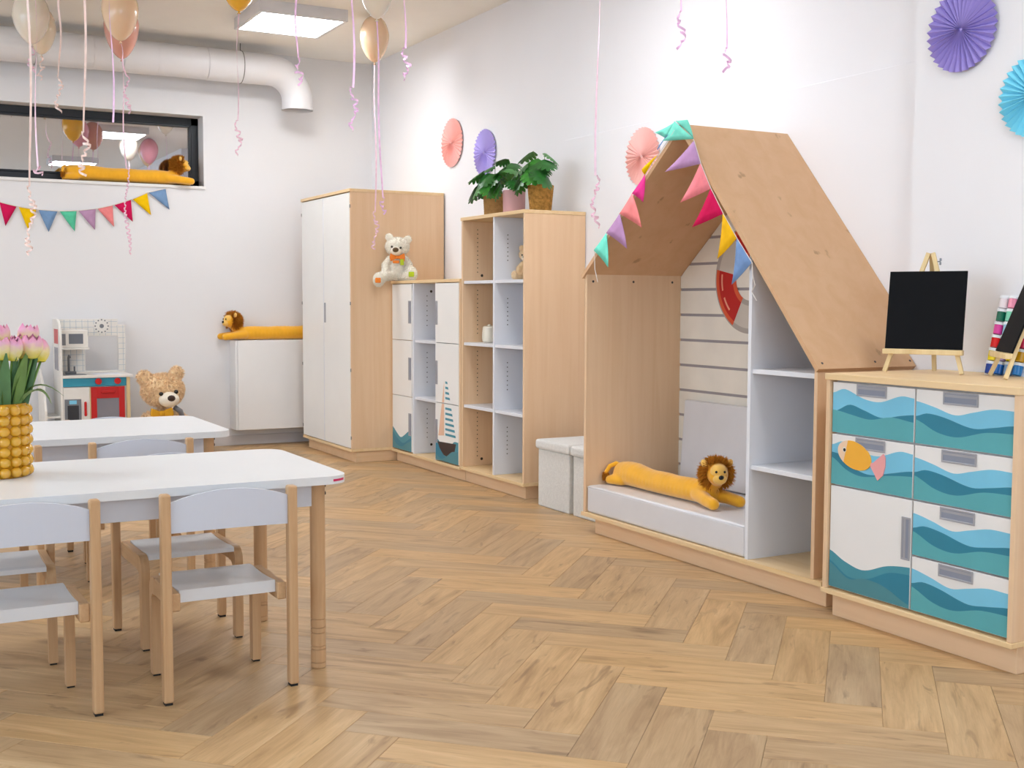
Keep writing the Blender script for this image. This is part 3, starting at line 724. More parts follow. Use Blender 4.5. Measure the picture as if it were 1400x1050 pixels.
def front(name, p, q, z0, z1): return box(name, (x0-.004, p+g, z0+g), (x0+.014, q-g, z1-g), 'white_board', D, .0012)
hh = (zb1-zb0)/4
for k in range(4):
    z0, z1 = zb0+hh*k, zb0+hh*(k+1)
    d = front('drawer', ya+.02, dm, z0, z1); w_ = dm-ya-.02
    a, b = dm-g-.001, ya+.02+g+.001; zz0, zz1 = z0+g+.001, z1-g-.001
    wave(d, 'wave_light', x0-.004, a, b, zz0, zz1, LIGHT_R, 1); wave(d, 'wave_dark', x0-.004, a, b, zz0, zz1, DARK_R, 2); wave(d, 'wave_teal', x0-.004, a, b, zz0, zz1, TEAL_R, 3)
    handle(d, x0-.0052, dm-.245, dm-.112, z1-g-.041, z1-g-.001, False)
for k in (2, 3):
    z0, z1 = zb0+hh*k, zb0+hh*(k+1)
    d = front('drawer', dm, yb-.02, z0, z1); a, b = yb-.02-g-.001, dm+g+.001; zz0, zz1 = z0+g+.001, z1-g-.001
    wave(d, 'wave_light', x0-.004, a, b, zz0, zz1, LIGHT_L, 1)
    wave(d, 'wave_dark', x0-.004, a, b, zz0, zz1, DARK_L if k == 3 else DARK_L2, 2); wave(d, 'wave_teal', x0-.004, a, b, zz0, zz1, TEAL_L if k == 3 else TEAL_L2, 3)
    handle(d, x0-.0052, a-.245, a-.112, z1-g-.041, z1-g-.001, False)
    if k == 2: fish_d = d
d = front('door', dm, yb-.02, zb0, zb0+2*hh); z0, z1 = zb0+g+.001, zb0+2*hh-g-.001
a, b = yb-.02-g-.001, dm+g+.001
wave(d, 'wave_mid', x0-.004, a, b, z0, z1, [(0, .64), (.2, .72), (.44, .76), (.73, .66), (1, .62)], 1)
wave(d, 'wave_dark', x0-.004, a, b, z0, z1, [(0, .74), (.25, .86), (.5, .83), (.75, .72), (1, .69)], 2)
wave(d, 'wave_deep', x0-.004, a, b, z0, z1, [(0, .76), (.25, .88), (.45, .84), (.7, .86), (1, .97)], 3)
handle(d, x0-.0052, dm+.005, dm+.042, zb0+.16, zb0+.30)
# fish print
def ell(cx, cz, rx, rz, rot, a0, a1, n=22):
    P = []
    for i in range(n+1):
        a = a0+(a1-a0)*i/n; u, v = rx*math.cos(a), rz*math.sin(a)
        P.append((cx - (u*math.cos(rot)-v*math.sin(rot)), cz + u*math.sin(rot)+v*math.cos(rot)))
    return P
fx = x0-.0076
sheet(fish_d, 'fish_print', 'fish_tail', fx, [(2.878, .563), (2.858, .568), (2.815, .602), (2.806, .590), (2.806, .560), (2.815, .530), (2.838, .510), (2.852, .530)], .0034)
sheet(fish_d, 'fish_print', 'fish_gold', fx-.0003, ell(2.945, .582, .078, .046, -.25, 0, 2*PI-.1, 40), .0036)
sheet(fish_d, 'fish_print', 'fish_head', fx-.0006, ell(2.945, .582, .078, .046, -.25, PI-1.02, PI+1.02))
sheet(fish_d, 'fish_eye_print', 'white_board', fx-.0009, ell(2.990, .597, .0085, .0085, 0, 0, 2*PI-.3, 16))
sheet(fish_d, 'fish_eye_print', 'dark', fx-.0012, ell(2.9895, .5965, .006, .006, 0, 0, 2*PI-.3, 16))

# ------------------------------------------------------------------ tables
def rrect(x0, x1, y0, y1, r, n=8):
    P = []
    for cx, cy, a0 in ((x1-r, y1-r, 0), (x0+r, y1-r, PI/2), (x0+r, y0+r, PI), (x1-r, y0+r, 1.5*PI)):
        for i in range(n+1): P.append((cx+r*math.cos(a0+PI/2*i/n), cy+r*math.sin(a0+PI/2*i/n)))
    return P
TW, TD, TH = 1.20, .72, .585
def make_table(loc, label):
    t = thing('activity_table', label, 'table', loc, group='white tables with round beech legs')
    bm = bmesh.new(); prism(bm, rrect(-TW/2, TW/2, -TD/2, TD/2, .07), 'z', TH-.024, TH)
    bmesh.ops.bevel(bm, geom=[e for e in bm.edges if e.calc_face_angle(0) > 1.2], offset=.003, segments=2, affect='EDGES')
    obj('tabletop', bm, 'table_white', t)
    ix, iy = TW/2-.083, TD/2-.066
    for s in (-1, 1):
        box('apron', (-ix+.02, s*(iy-.009), TH-.094), (ix-.02, s*(iy+.009), TH-.0245), 'edge_white', t, .001, False)
        box('apron', (s*(ix-.009), -iy+.02, TH-.094), (s*(ix+.009), iy-.02, TH-.0245), 'edge_white', t, .001, False)
    for sx in (-1, 1):
        for sy in (-1, 1):
            bm = bmesh.new(); r = .0225; prof = [(0, 0), (r-.003, 0), (r, .003)]
            for z in (.018, .058, .068, .108, .124, .150):
                prof += [(r, z-.0016), (r-.003, z-.0010), (r-.003, z+.0010), (r, z+.0016)]
            prof += [(r, TH-.025), (0, TH-.025)]
            lathe(bm, prof, 40, (sx*ix, sy*iy, 0)); lg = obj('leg', bm, 'beech', t, smooth=False)
            for z in (TH-.034, TH-.058):
                bm = bmesh.new(); tube(bm, [(sx*(ix+r-.002), sy*iy+sy*.004, z), (sx*(ix+r+.0015), sy*iy+sy*.004, z)], .0055, 8); obj('screw', bm, 'screw', lg)
    return t
t1 = make_table((.65, 3.64, 0), 'white table in front carrying the yellow bubble vase')
bm = bmesh.new(); V_ = []
for i in range(6):
    a = math.radians(-78+8*i); V_.append([bm.verts.new((TW/2-.07+.0704*math.cos(a), -TD/2+.07+.0704*math.sin(a), z)) for z in (TH-.016, TH-.009)])
for A, B in zip(V_, V_[1:]): bm.faces.new((A[0], B[0], B[1], A[1]))
obj('sticker', bm, 'sticker_red', t1)
make_table((.665, 4.975, 0), 'white table behind the vase table, nearer the toy kitchen')

# ------------------------------------------------------------------ chairs
def make_chair():
    t = thing('child_chair', 'chair', 'chair')
    for s in (-1, 1):
        bm = bmesh.new(); bx(bm, (s*.163, -.017, .006), (s*.190, .017, .578), .006, 2); lg = obj('leg', bm, 'beech', t)
        bm = bmesh.new(); bx(bm, (s*.166, -.013, 0), (s*.187, .013, .006)); obj('foot_cap', bm, 'black_rubber', lg)
        # front leg with the bent corner of the side rail
        P = [(.262, .006), (.294, .006), (.294, .255)]
        for i in range(1, 7):
            a = PI/2*i/6; P.append((.294-.045*(1-math.cos(a)), .255+.045*math.sin(a)))
        P += [(.225, .300), (.225, .250), (.250, .250), (.262, .238)]
        bm = bmesh.new(); prism(bm, P, 'x', s*.136, s*.162)
        bmesh.ops.bevel(bm, geom=[e for e in bm.edges if e.calc_face_angle(0) > 1.2], offset=.003, segments=1, affect='EDGES')
        lg = obj('leg', bm, 'beech', t)
        bm = bmesh.new(); bx(bm, (s*.139, .266, 0), (s*.159, .290, .006)); obj('foot_cap', bm, 'black_rubber', lg)
        bm = bmesh.new(); bx(bm, (s*.136, .010, .250), (s*.162, .2255, .300), .003); obj('seat_rail', bm, 'beech_y', t)
    # seat: gently dished panel with a thick rear edge
    bm = bmesh.new(); n = 8; up, dn = [], []
    for i in range(n+1):
        y = .028 + (.286-.028)*i/n; z = .304 - .006*math.sin(PI*i/n) - (.004 if i == n else 0)
        up.append((y, z)); dn.append((y, z-(.034 if i == 0 else .020 if i < n else .014)))
    prism(bm, up + dn[::-1], 'x', -.1355, .1355); obj('seat', bm, 'chair_seat', t)
    # backrest: bowed panel with an arched top edge
    bm = bmesh.new(); n = 14; V = []
    for i in range(n+1):
        u = i/n*2-1; x = u*.1628; y = -.012*(1-u*u); zt = .553 + .030*(1-u*u); zb = .470 + .004*(1-u*u)
        V.append([bm.verts.new((x, y-.006, zb)), bm.verts.new((x, y-.006, zt)), bm.verts.new((x, y+.006, zt)), bm.verts.new((x, y+.006, zb))])
    for A, B in zip(V, V[1:]):
        for k in range(4): bm.faces.new((A[k], A[(k+1) % 4], B[(k+1) % 4], B[k]))
    bm.faces.new(V[0]); bm.faces.new(V[-1][::-1]); obj('backrest', bm, 'chair_panel', t)
    return t
ch0 = make_chair()
seats = [((.870, 3.22), 0, 'white and beech child chair at the front table, nearest its right end'),
         ((.336, 3.222), .01, 'white and beech child chair at the front table, cut by the left picture edge'),
         ((.885, 4.045), PI+.03, 'white and beech child chair between the tables, behind the rightmost front chair'),
         ((.325, 4.03), PI-.02, 'white and beech child chair between the tables, half hidden behind the left front chair'),
         ((.893, 4.52), 0, 'child chair with only its backrest showing above the front table'),
         ((.353, 4.52), 0, 'child chair whose backrest shows just right of the yellow vase'),
         ((.935, 5.42), PI, 'child chair on the toy kitchen side of the rear table, right one'),
         ((.39, 5.42), PI+.02, 'child chair on the toy kitchen side of the rear table, left one')]
for i, (p, a, lb) in enumerate(seats):
    c = ch0 if i == 0 else copy_tree(ch0)
    c.location = (p[0], p[1], 0); c.rotation_euler = (0, 0, a); tag(c, lb, 'chair', 'white and beech child chairs')

# ------------------------------------------------------------------ bubble vase and tulips
VX, VY = .330, 3.735
t = thing('bubble_vase', 'amber yellow bubble glass vase standing on the front table', 'vase', (VX, VY, TH))
bm = bmesh.new(); R = .080
lathe(bm, [(0, 0), (R, 0), (R, .212), (R-.006, .214), (R-.006, .012), (0, .012)], 40); obj('glass_body', bm, 'amber_glass', t, smooth=True)
bm = bmesh.new(); ico(bm, (0, 0, 0), (.0168, .0168, .0160), 2); bub = obj('bubble', bm, 'amber_bubble', t, smooth=True)
nb = 16
for r in range(7):
    for k in range(nb):
        a = 2*PI*(k+.3)/nb
        o = bub if (r == 0 and k == 0) else link('bubble', bub.data, t)
        o.location = ((R+.001)*math.cos(a), (R+.001)*math.sin(a), .0165+r*.0298); o.rotation_euler = (0, 0, a)
def petal(bm, ang, open_, L=.062, w=.024):
    n, m_ = 6, 4; G = []
    for i in range(n+1):
        u = i/n; r = .005 + .0185*math.sin(PI*(.10+.76*u)) + open_*u*u*.6
        wd = w*math.sin(PI*min(.5, u*.72+.14))*(1-max(0, (u-.5)/.5)**2*.93); row = []
        for j in range(m_+1):
            v = j/m_*2-1; a = ang + v*wd/max(r, .012)*.8
            row.append(bm.verts.new((r*math.cos(a)*(1-.06*v*v), r*math.sin(a)*(1-.06*v*v), u*L - .004*v*v*u)))
        G.append(row)
    for A, B in zip(G, G[1:]):
        for j in range(m_): bm.faces.new((A[j], A[j+1], B[j+1], B[j]))
blooms = []
for v in range(3):
    bm = bmesh.new()
    for k in range(3): petal(bm, 2*PI*k/3+.5+v, .000+.003*v, .060, .030)
    for k in range(3): petal(bm, 2*PI*k/3+1.55+v, .004+.003*v, .062, .028)
    me = bpy.data.meshes.new('blossom'); bmesh.ops.recalc_face_normals(bm, faces=bm.faces); bm.to_mesh(me); bm.free(); me.materials.append(MATS['tulip_petal'])
    for p in me.polygons: p.use_smooth = True
    blooms.append(me)
def blade(bm, pts, w, up=Vector((0, 0, 1)), fold=.35):
    """strap leaf along a path, widest in the lower half"""
    pts = [Vector(p) for p in pts]; rows_ = []
    n = len(pts)
    for i, p in enumerate(pts):
        t_ = (pts[min(i+1, n-1)]-pts[max(i-1, 0)]).normalized(); u = i/(n-1)
        side = t_.cross(up); side = side.normalized() if side.length > 1e-4 else Vector((1, 0, 0)); nn = side.cross(t_).normalized()
        wd = w*max(.03, math.sin(PI*min(1, u*.86+.12))**.8)
        rows_.append([bm.verts.new(p-side*wd+nn*wd*fold), bm.verts.new(p), bm.verts.new(p+side*wd+nn*wd*fold)])
    for A, B in zip(rows_, rows_[1:]):
        for j in range(2): bm.faces.new((A[j], A[j+1], B[j+1], B[j]))
def bez(p0, p1, p2, n=8):
    p0, p1, p2 = Vector(p0), Vector(p1), Vector(p2)
    return [p0*(1-u)**2 + p1*2*u*(1-u) + p2*u*u for u in [i/n for i in range(n+1)]]
# (dx, dy, blossom base height above the table, leaf droop)
tul = [(.040, -.035, .360, 'pink and yellow tulip in the vase, lowest blossom at the front', 1), (.016, .030, .396, 'pink tulip behind the front blossom at the left edge', 0),
       (.012, -.045, .362, 'pink and yellow tulip cut by the left edge of the picture', 0), (.068, .012, .366, 'pink and yellow tulip in the middle of the bunch', 1),
       (.096, -.014, .366, 'pink and yellow tulip second from the right of the bunch', 1), (.090, .045, .396, 'tall pink tulip at the back right of the bunch', 0),
       (.124, .022, .352, 'rightmost pink tulip leaning out of the bunch', 2), (-.03, .0, .385, 'pink tulip in the left half of the vase, front', 0), (-.06, .035, .375, 'pink tulip in the left half of the vase, back', 0)]
for i, (dx, dy, h, lb, lf) in enumerate(tul):
    t = thing('tulip', lb, 'tulip', (VX+dx*.25, VY+dy*.25, TH+.014), group='tulips in the yellow vase')
    h -= .020; top = Vector((dx*.75, dy*.75, h-.014)); mid = Vector((dx*.35, dy*.35, h*.55))
    bm = bmesh.new(); tube(bm, bez((0, 0, .0), mid, top), .0036, 8); obj('stem', bm, 'tulip_stem', t, smooth=True)
    o = link('blossom', blooms[i % 3], t, top - Vector((0, 0, .002)), (dy*-1.5, dx*1.5, i*1.3)); o.scale = (1.25, 1.25, 1.12)
    rnd = random.Random(i*5+2)
    for k in range(3):
        a = rnd.uniform(-PI, PI); r = rnd.uniform(.02, .05); hh_ = rnd.uniform(0.30, .37)
        bm = bmesh.new(); ex = (dx*.8+r*math.cos(a), dy*.8+r*math.sin(a), hh_)
        blade(bm, bez((dx*.1, dy*.1, .06), (dx*.3+r*.5*math.cos(a), dy*.3+r*.5*math.sin(a), .22), ex, 9), .021, Vector((math.cos(a), math.sin(a), .3)))
        obj('leaf', bm, 'tulip_leaf' if k % 2 else 'tulip_leaf_blue', t, smooth=True)
    if lf == 2:
        for ex, mid_, w_ in (((.150, -.03, .215), (.06, -.02, .30), .012), ((.112, -.05, .195), (.075, -.04, .285), .016)):
            bm = bmesh.new(); blade(bm, bez((.02, 0, .17), mid_, ex, 10), w_); obj('leaf', bm, 'tulip_leaf', t, smooth=True, label='long leaf drooping over the vase rim')

# ------------------------------------------------------------------ plush lions
def make_lion(label, loc, rotz, L=.74, bend=0.0, head_yaw=0.0, mirror=1, hang=0.0, seed=1):
    """long plush lion: tail at the origin, body along +x, paws stretched ahead"""
    t = thing('plush_lion', label, 'plush toy', loc, (0, 0, rotz), group='long plush lions')
    bm = bmesh.new(); r = .054
    def bp(u): return Vector((u*L, bend*math.sin(PI*u), r))
    spine = [bp(i/12) for i in range(13)]
    rad = [r*1.06, r*1.12, r*1.12, r*1.06, r, r*.98, r, r*1.0, r*.97, r*.98, r, r*.98, r*.92]
    capsule(bm, [(p.x, p.y, q) for p, q in zip(spine, rad)], rad, 2, .5)
    sh = spine[-1]
    for s in (-1, 1):
        capsule(bm, [(sh.x-.03, sh.y+s*.030, .045), (sh.x+.07, sh.y+s*.062, .034-hang*.3), (sh.x+.125, sh.y+s*.070, .027-hang)], [.034, .029, .027], 2, .5)
        capsule(bm, [(.03, s*.035, .032), (-.035, s*.062, .024)], [.032, .023], 2, .5)
    capsule(bm, [(sh.x, sh.y, .07), (sh.x+.035, sh.y, .105)], [.045, .04], 2, .5)
    hc = Vector((sh.x+.052, sh.y, .145)); Rz = Matrix.Rotation(head_yaw, 3, 'Z')
    def hp(x, y, z): return hc + Rz @ Vector((x, y, z))
    ico(bm, hc, .052, 3); ico(bm, hp(.026, 0, -.008), (.042, .043, .042), 3)
    # tail
    tail = [(-.042, -.022, .098), (-.056, -.048, .086), (-.060, -.066, .058), (-.058, -.070, .034)]
    meshobj('body', blob(bm, .0055, 14), 'lion_fur', t)
    bm = bmesh.new(); tube(bm, [(-.02, 0, .085)]+tail, [.014, .0125, .011, .0105, .010], 10); obj('tail', bm, 'lion_fur', t, smooth=True)
    bm = bmesh.new(); ico(bm, hp(.056, 0, -.018), (.026, .031, .023), 3); ico(bm, hp(.036, 0, .010), (.034, .037, .034), 3); obj('muzzle', bm, 'lion_pale', t, smooth=True)
    bm = bmesh.new(); ico(bm, hp(.080, 0, -.008), (.008, .013, .010), 2); obj('nose', bm, 'eye_black', t, smooth=True)
    for s in (-1, 1):
        bm = bmesh.new(); ico(bm, hp(.066, s*.018, .014), .0056, 2); obj('eye', bm, 'eye_black', t, smooth=True)
        bm = bmesh.new(); ico(bm, hp(.008, s*.054, .042), (.011, .015, .021), 2, (s*-.5, 0, head_yaw)); obj('ear', bm, 'lion_pale', t, smooth=True)
    # mane: a ruff of pointed strands around the face
    rnd = random.Random(seed); vs, fs = [], []
    for i in range(2600):
        a = rnd.uniform(0, 2*PI); b = rnd.uniform(-1.1, .50)
        d = Vector((math.sin(b), math.cos(b)*math.cos(a), math.cos(b)*math.sin(a)))
        if d.z < -.75 and d.x > .1: continue
        root = hc + Rz @ (d*.053); dd = (Rz @ (d + Vector((-.25, 0, -.1)) + Vector([rnd.uniform(-.45, .45) for _ in range(3)]))).normalized()
        s = dd.cross(Vector([rnd.uniform(-1, 1) for _ in range(3)])).normalized()*.0026; ln = rnd.uniform(.022, .040)
        k = len(vs); tip = root + dd*ln + Vector((0, 0, -.004)); vs += [root+s, root-s, root+dd*ln*.55+s*.8, root+dd*ln*.55-s*.8, tip]; fs += [(k, k+1, k+3, k+2), (k+2, k+3, k+4)]
    me = bpy.data.meshes.new('mane'); me.from_pydata(vs, [], fs); me.materials.append(MATS['mane_strand']); o = link('mane', me, t); o['kind'] = 'stuff'; o['label'] = 'shaggy brown mane'
    bm = bmesh.new(); ico(bm, hc+Rz @ Vector((-.010, 0, .004)), (.048, .060, .058), 2); obj('mane_base', bm, 'mane', t, smooth=True)
    vs, fs = [], []; tc_ = Vector(tail[-1])
    for i in range(420):
        d = Vector((rnd.uniform(-1, 1), rnd.uniform(-1, 1), rnd.uniform(-1, .5))).normalized(); s = d.cross(Vector((rnd.uniform(-1, 1), .3, rnd.uniform(-1, 1)))).normalized()*.003
        p = tc_ + Vector((0, 0, rnd.uniform(-.004, .020))) + d*.008; k = len(vs); tp = p+d*.013+Vector((0, 0, -.006)); tp.z = max(tp.z, .002 - 0)
        vs += [p+s, p-s, tp]; fs.append((k, k+1, k+2))
    me = bpy.data.meshes.new('tail_tuft'); me.from_pydata(vs, [], fs); me.materials.append(MATS['mane_strand']); link('tail_tuft', me, t)['kind'] = 'stuff'
    return t
make_lion('golden plush lion lying on the seat cushion of the house nook', (3.165, 4.668, .227), -PI/2+.0, .640, -.012, -.40, seed=2)
make_lion('golden plush lion stretched along the window sill', (1.31, YB+.062, WZ0+.001), -.055, .70, 0, -.15, hang=.0, seed=3)
make_lion('golden plush lion stretched over the white wall cabinet, its head at the left', (3.165, 8.785, .801), PI, .70, 0, .25, seed=4)

# ------------------------------------------------------------------ teddy bears
def make_bear(name, label, loc, rotz, k, fm, nose, seed, extra, fur_n, tilt=0.0, legs=None, ns=1.0, fl=.028, hz=.735, hs=1.0, arm=1.0):
    """seated bear facing -y, k = seated height"""
    t = thing(name, label, 'teddy bear', loc, (0, 0, rotz))
    V = lambda *p: Vector(p)*k
    bm = bmesh.new()
    ico(bm, V(0, .02, .24), (.20*k, .17*k, .24*k), 3); ico(bm, V(0, .03, .42), (.16*k, .13*k, .15*k), 3)
    Rt = Matrix.Rotation(tilt, 3, 'Y'); hc = V(0, -.01, hz)
    hp = lambda x, y, z: hc + (Rt @ Vector((x, y, z)))*k*hs
    ico(bm, hp(0, 0, 0), (.265*k*hs, .20*k*hs, .205*k*hs), 3); ico(bm, hp(0, -.05, -.07), (.21*k*hs, .17*k*hs, .13*k*hs), 3)
    for s in (-1, 1):
        ico(bm, hp(s*.205, .02, .185), (.085*k, .045*k, .085*k), 3)
        capsule(bm, [V(s*.16, .0, .46), V(s*.255*(arm if s > 0 else 1), -.06, .34), V(s*.25*(arm if s > 0 else 1), -.13, .20)], [.085*k, .08*k, .078*k], 2, .6)
        lg = (legs or {}).get(s, [(.12, -.06, .11), (.20, -.28, .095), (.25, -.40, .10)])
        fs_ = 1.25 if legs else 1.0
        capsule(bm, [V(s*p[0], p[1], p[2]) for p in lg], [.115*k, .095*k*fs_, .09*k*fs_], 2, .6)
        e = lg[-1]; ico(bm, V(s*e[0], e[1]-.01, e[2]+.035), (.095*k*fs_, .075*k*fs_, .125*k*fs_), 3)
    body = blob(bm, .018*k, 3)
    fur('fur', body, 'fur_'+fm, t, fur_n, fl*k, .009*k, seed)
    meshobj('body', body, fm, t)
    bm = bmesh.new(); ico(bm, hp(0, -.195, -.105), (.118*k, .10*k, .090*k), 3); obj('muzzle', bm, 'bear_muzzle', t, smooth=True)
    bm = bmesh.new(); ico(bm, hp(0, -.288, -.085+.01*(ns-1)), (.048*k*ns, .028*k*ns, .038*k*ns), 2); obj('nose', bm, nose, t, smooth=True)
    for s in (-1, 1):
        bm = bmesh.new(); ico(bm, hp(s*.095, -.212, -.022), .025*k, 2); obj('eye', bm, 'eye_black', t, smooth=True)
    extra(t, V, hp, k)
    return t
def bow(t, V, k, m, c, s=1.0, tails=False):
    for sd in (-1, 1):
        bm = bmesh.new(); P = [V(c[0], c[1], c[2]-.02), V(c[0]+sd*.13*s, c[1]-.01, c[2]-.075*s), V(c[0]+sd*.145*s, c[1]-.02, c[2]), V(c[0]+sd*.13*s, c[1]-.01, c[2]+.075*s), V(c[0], c[1], c[2]+.02)]
        F = [bm.verts.new(p+Vector((0, -.03*k*(1 if 0 < i < 4 else .3), 0))) for i, p in enumerate(P)]; B = [bm.verts.new(p+Vector((0, .02*k, 0))) for p in P]
        bm.faces.new(F); bm.faces.new(B[::-1])
        for i in range(5): bm.faces.new((F[i], B[i], B[(i+1) % 5], F[(i+1) % 5]))
        bmesh.ops.bevel(bm, geom=bm.edges[:], offset=.006*k, segments=1, affect='EDGES')
        obj('bow_loop', bm, m, t)
    bm = bmesh.new(); ico(bm, V(c[0], c[1]-.01, c[2]), (.032*k, .03*k, .036*k), 2); obj('bow_knot', bm, m, t, smooth=True)
def extra_tan(t, V, hp, k):
    bow(t, V, k, 'bow_yellow', (-.08, -.185, .535), .9)
    bm = bmesh.new(); tube(bm, [V(.08, -.16, .60), V(.15, -.17, .55), V(.18, -.16, .47)], .03*k, 8); obj('scarf_end', bm, 'kit_grey', t, smooth=True)
def extra_cream(t, V, hp, k):
    bow(t, V, k, 'bow_orange', (.02, -.175, .50), 1.15)
    bm = bmesh.new(); bx(bm, V(.08, -.215, .33), V(.16, -.195, .46), .005*k); obj('bow_tail', bm, 'patch_green', t)
    bm = bmesh.new(); bx(bm, V(-.08, -.235, .37), V(.06, -.205, .43), .006*k); obj('bow_tail', bm, 'bow_orange', t)
make_bear('teddy_bear', 'big tan teddy bear with a mustard bow sitting beside the toy kitchen', (1.800, 8.37, .001), .12, .60, 'bear_tan', 'bear_nose', 11, extra_tan, 16000, tilt=-.10, hz=.79, hs=.93, arm=1.25)
cb = make_bear('teddy_bear', 'cream teddy bear with an orange bow sitting on the locker cabinet', (3.165, 7.415, 1.236), -.50, .31, 'bear_cream', 'brown_nose', 12, extra_cream, 14000, tilt=.12, ns=1.45, fl=.022,
          legs={-1: [(.13, -.05, .12), (.28, -.18, .10), (.38, -.28, -.02)], 1: [(.13, -.05, .11), (.27, -.24, .10), (.34, -.32, .11)]})
kk = .31
for s, m_, c in ((-1, 'bow_orange', (-.38, -.395, .0)), (1, 'patch_green', (.34, -.436, .13))):
    bm = bmesh.new(); bx(bm, Vector((c[0]-.06, c[1]-.014, c[2]-.055))*kk, Vector((c[0]+.06, c[1]+.014, c[2]+.055))*kk, .004); obj('sole_patch', bm, m_, cb)
def no_extra(t, V, hp, k): pass
make_bear('small_teddy_bear', 'small golden-brown plush bear in the upper right cell of the bookshelf', (3.36, 5.965, 1.222), -.9, .20, 'bear_tan', 'bear_nose', 13, no_extra, 5000)

# cream ceramic owl-shaped jar and a green toy
t = thing('ceramic_jar', 'small cream ribbed ceramic jar on the middle left bookshelf shelf', 'jar', (3.30, 6.33, .852))
bm = bmesh.new(); prof = [(0, 0), (.034, 0), (.040, .006)] + [(.043+.002*math.sin(PI*i/9)-(.0012 if i % 2 else 0), .012+.072*i/12) for i in range(13)] + [(.038, .094), (.030, .099), (0, .101)]
lathe(bm, prof, 28); obj('jar_body', bm, 'ceramic_cream', t, smooth=True)
bm = bmesh.new(); lathe(bm, [(0, 0), (.010, 0), (.012, .004), (.006, .009), (0, .010)], 16, (0, 0, .1)); obj('lid_knob', bm, 'ceramic_cream', t, smooth=True)
t = thing('toy_frog', 'small green toy in the middle open cell of the locker cabinet', 'toy', (3.30, 6.90, .4685))
bm = bmesh.new(); ico(bm, (0, 0, .022), (.030, .034, .022), 2); ico(bm, (-.018, 0, .040), (.018, .022, .016), 2); ico(bm, (-.02, .04, .012), .012, 2); ico(bm, (-.02, -.04, .012), .012, 2)
meshobj('body', blob(bm, .004, 2), 'leaf_green_toy', t)
for s in (-1, 1):
    bm = bmesh.new(); ico(bm, (-.026, s*.013, .055), .006, 2); obj('eye', bm, 'eye_black', t, smooth=True)

# ------------------------------------------------------------------ potted plants on the bookshelf
def leaf_mesh(seed):
    """split monstera leaf: lobes joined along a midrib, tip along +x, drooping"""
    rnd = random.Random(seed); bm = bmesh.new(); L = .115; nl = 5
    def droop(x, y): return -.5*y*y/.1 - 1.0*x*x
    mid = [bm.verts.new((L*i/(nl*2), 0, droop(L*i/(nl*2), 0))) for i in range(nl*2+1)]
    for s in (-1, 1):
        for i in range(nl):
            u0, u1 = i/nl, (i+1)/nl; um = (u0+u1)/2
            wf = lambda q: .068*math.sin(PI*(q*.74+.25))**.7; w = wf(um)*rnd.uniform(.95, 1.05); w0, w1 = wf(u0), wf(u1)
            fwd = .022
            def P(x, y): return bm.verts.new((x, s*y, droop(x, y)))
            a0, am, a1 = mid[2*i], mid[2*i+1], mid[2*i+2]
            x0, x1 = L*u0, L*u1
            i0, im, i1 = P(x0+fwd*.55, w0*.60), P((x0+x1)/2+fwd*.6, w*.62), P(x1+fwd*.55, w1*.60)
            e = (x1-x0)*.03
            o0, om, o1 = P(x0+fwd*.85+e, w*.92), P((x0+x1)/2+fwd*.98, w*1.02), P(x1+fwd*.85-e*4, w*.90)
            for q in ((a0, am, im, i0), (am, a1, i1, im), (i0, im, om, o0), (im, i1, o1, om)): bm.faces.new(q)
    # heart-shaped base
    bmesh.ops.recalc_face_normals(bm, faces=bm.faces)
    me = bpy.data.meshes.new('leaf'); bm.to_mesh(me); bm.free()
    for p in me.polygons: p.use_smooth = True
    return me
leafs = [leaf_mesh(i) for i in range(6)]
for i, me in enumerate(leafs): me.materials.append(MATS['leaf' if i % 2 else 'leaf_deep'])
def plant(label, loc, pot, r0, r1, h, spec, seed):
    t = thing('potted_plant', label, 'plant', loc, group='potted split-leaf plants on the bookshelf')
    rnd = random.Random(seed); bm = bmesh.new()
    if pot == 'pot_pink': prof = [(0, 0), (r0, 0), (r0+.002, .004), (r1, h-.004), (r1-.002, h), (r1-.006, h), (r1-.008, h-.025), (0, h-.025)]
    else:
        n = 22; prof = [(0, 0), (r0-.003, 0)]
        for i in range(n*2+1):
            u = i/(n*2); prof.append((r0+(r1-r0)*u + (.0016 if i % 2 else -.0006), h*u))
        prof += [(r1-.008, h+.001), (r1-.009, h-.025), (0, h-.025)]
    lathe(bm, prof, 36); obj('pot', bm, pot, t, smooth=(pot == 'pot_pink'))
    bm = bmesh.new(); lathe(bm, [(0, h-.020), (r1-.0085, h-.0215)], 20); obj('soil', bm, 'soil', t)
    for i, (ax, ay, z, yaw, pit, sc) in enumerate(spec):
        base_ = Vector((ax*.12, ay*.12, h-.022)); z += .025; pit = pit*.6+.45; tip = Vector((ax, ay, h+z))
        bm = bmesh.new(); tube(bm, bez(base_, (ax*.35, ay*.35, h+z*.75), tip, 7), .0018, 6); obj('leaf_stem', bm, 'leaf_stem', t, smooth=True)
        o = link('leaf', leafs[(i+seed) % 6], t, tip, (rnd.uniform(-.3, .3), pit, yaw)); o.scale = (sc*.95, sc*1.0, sc)
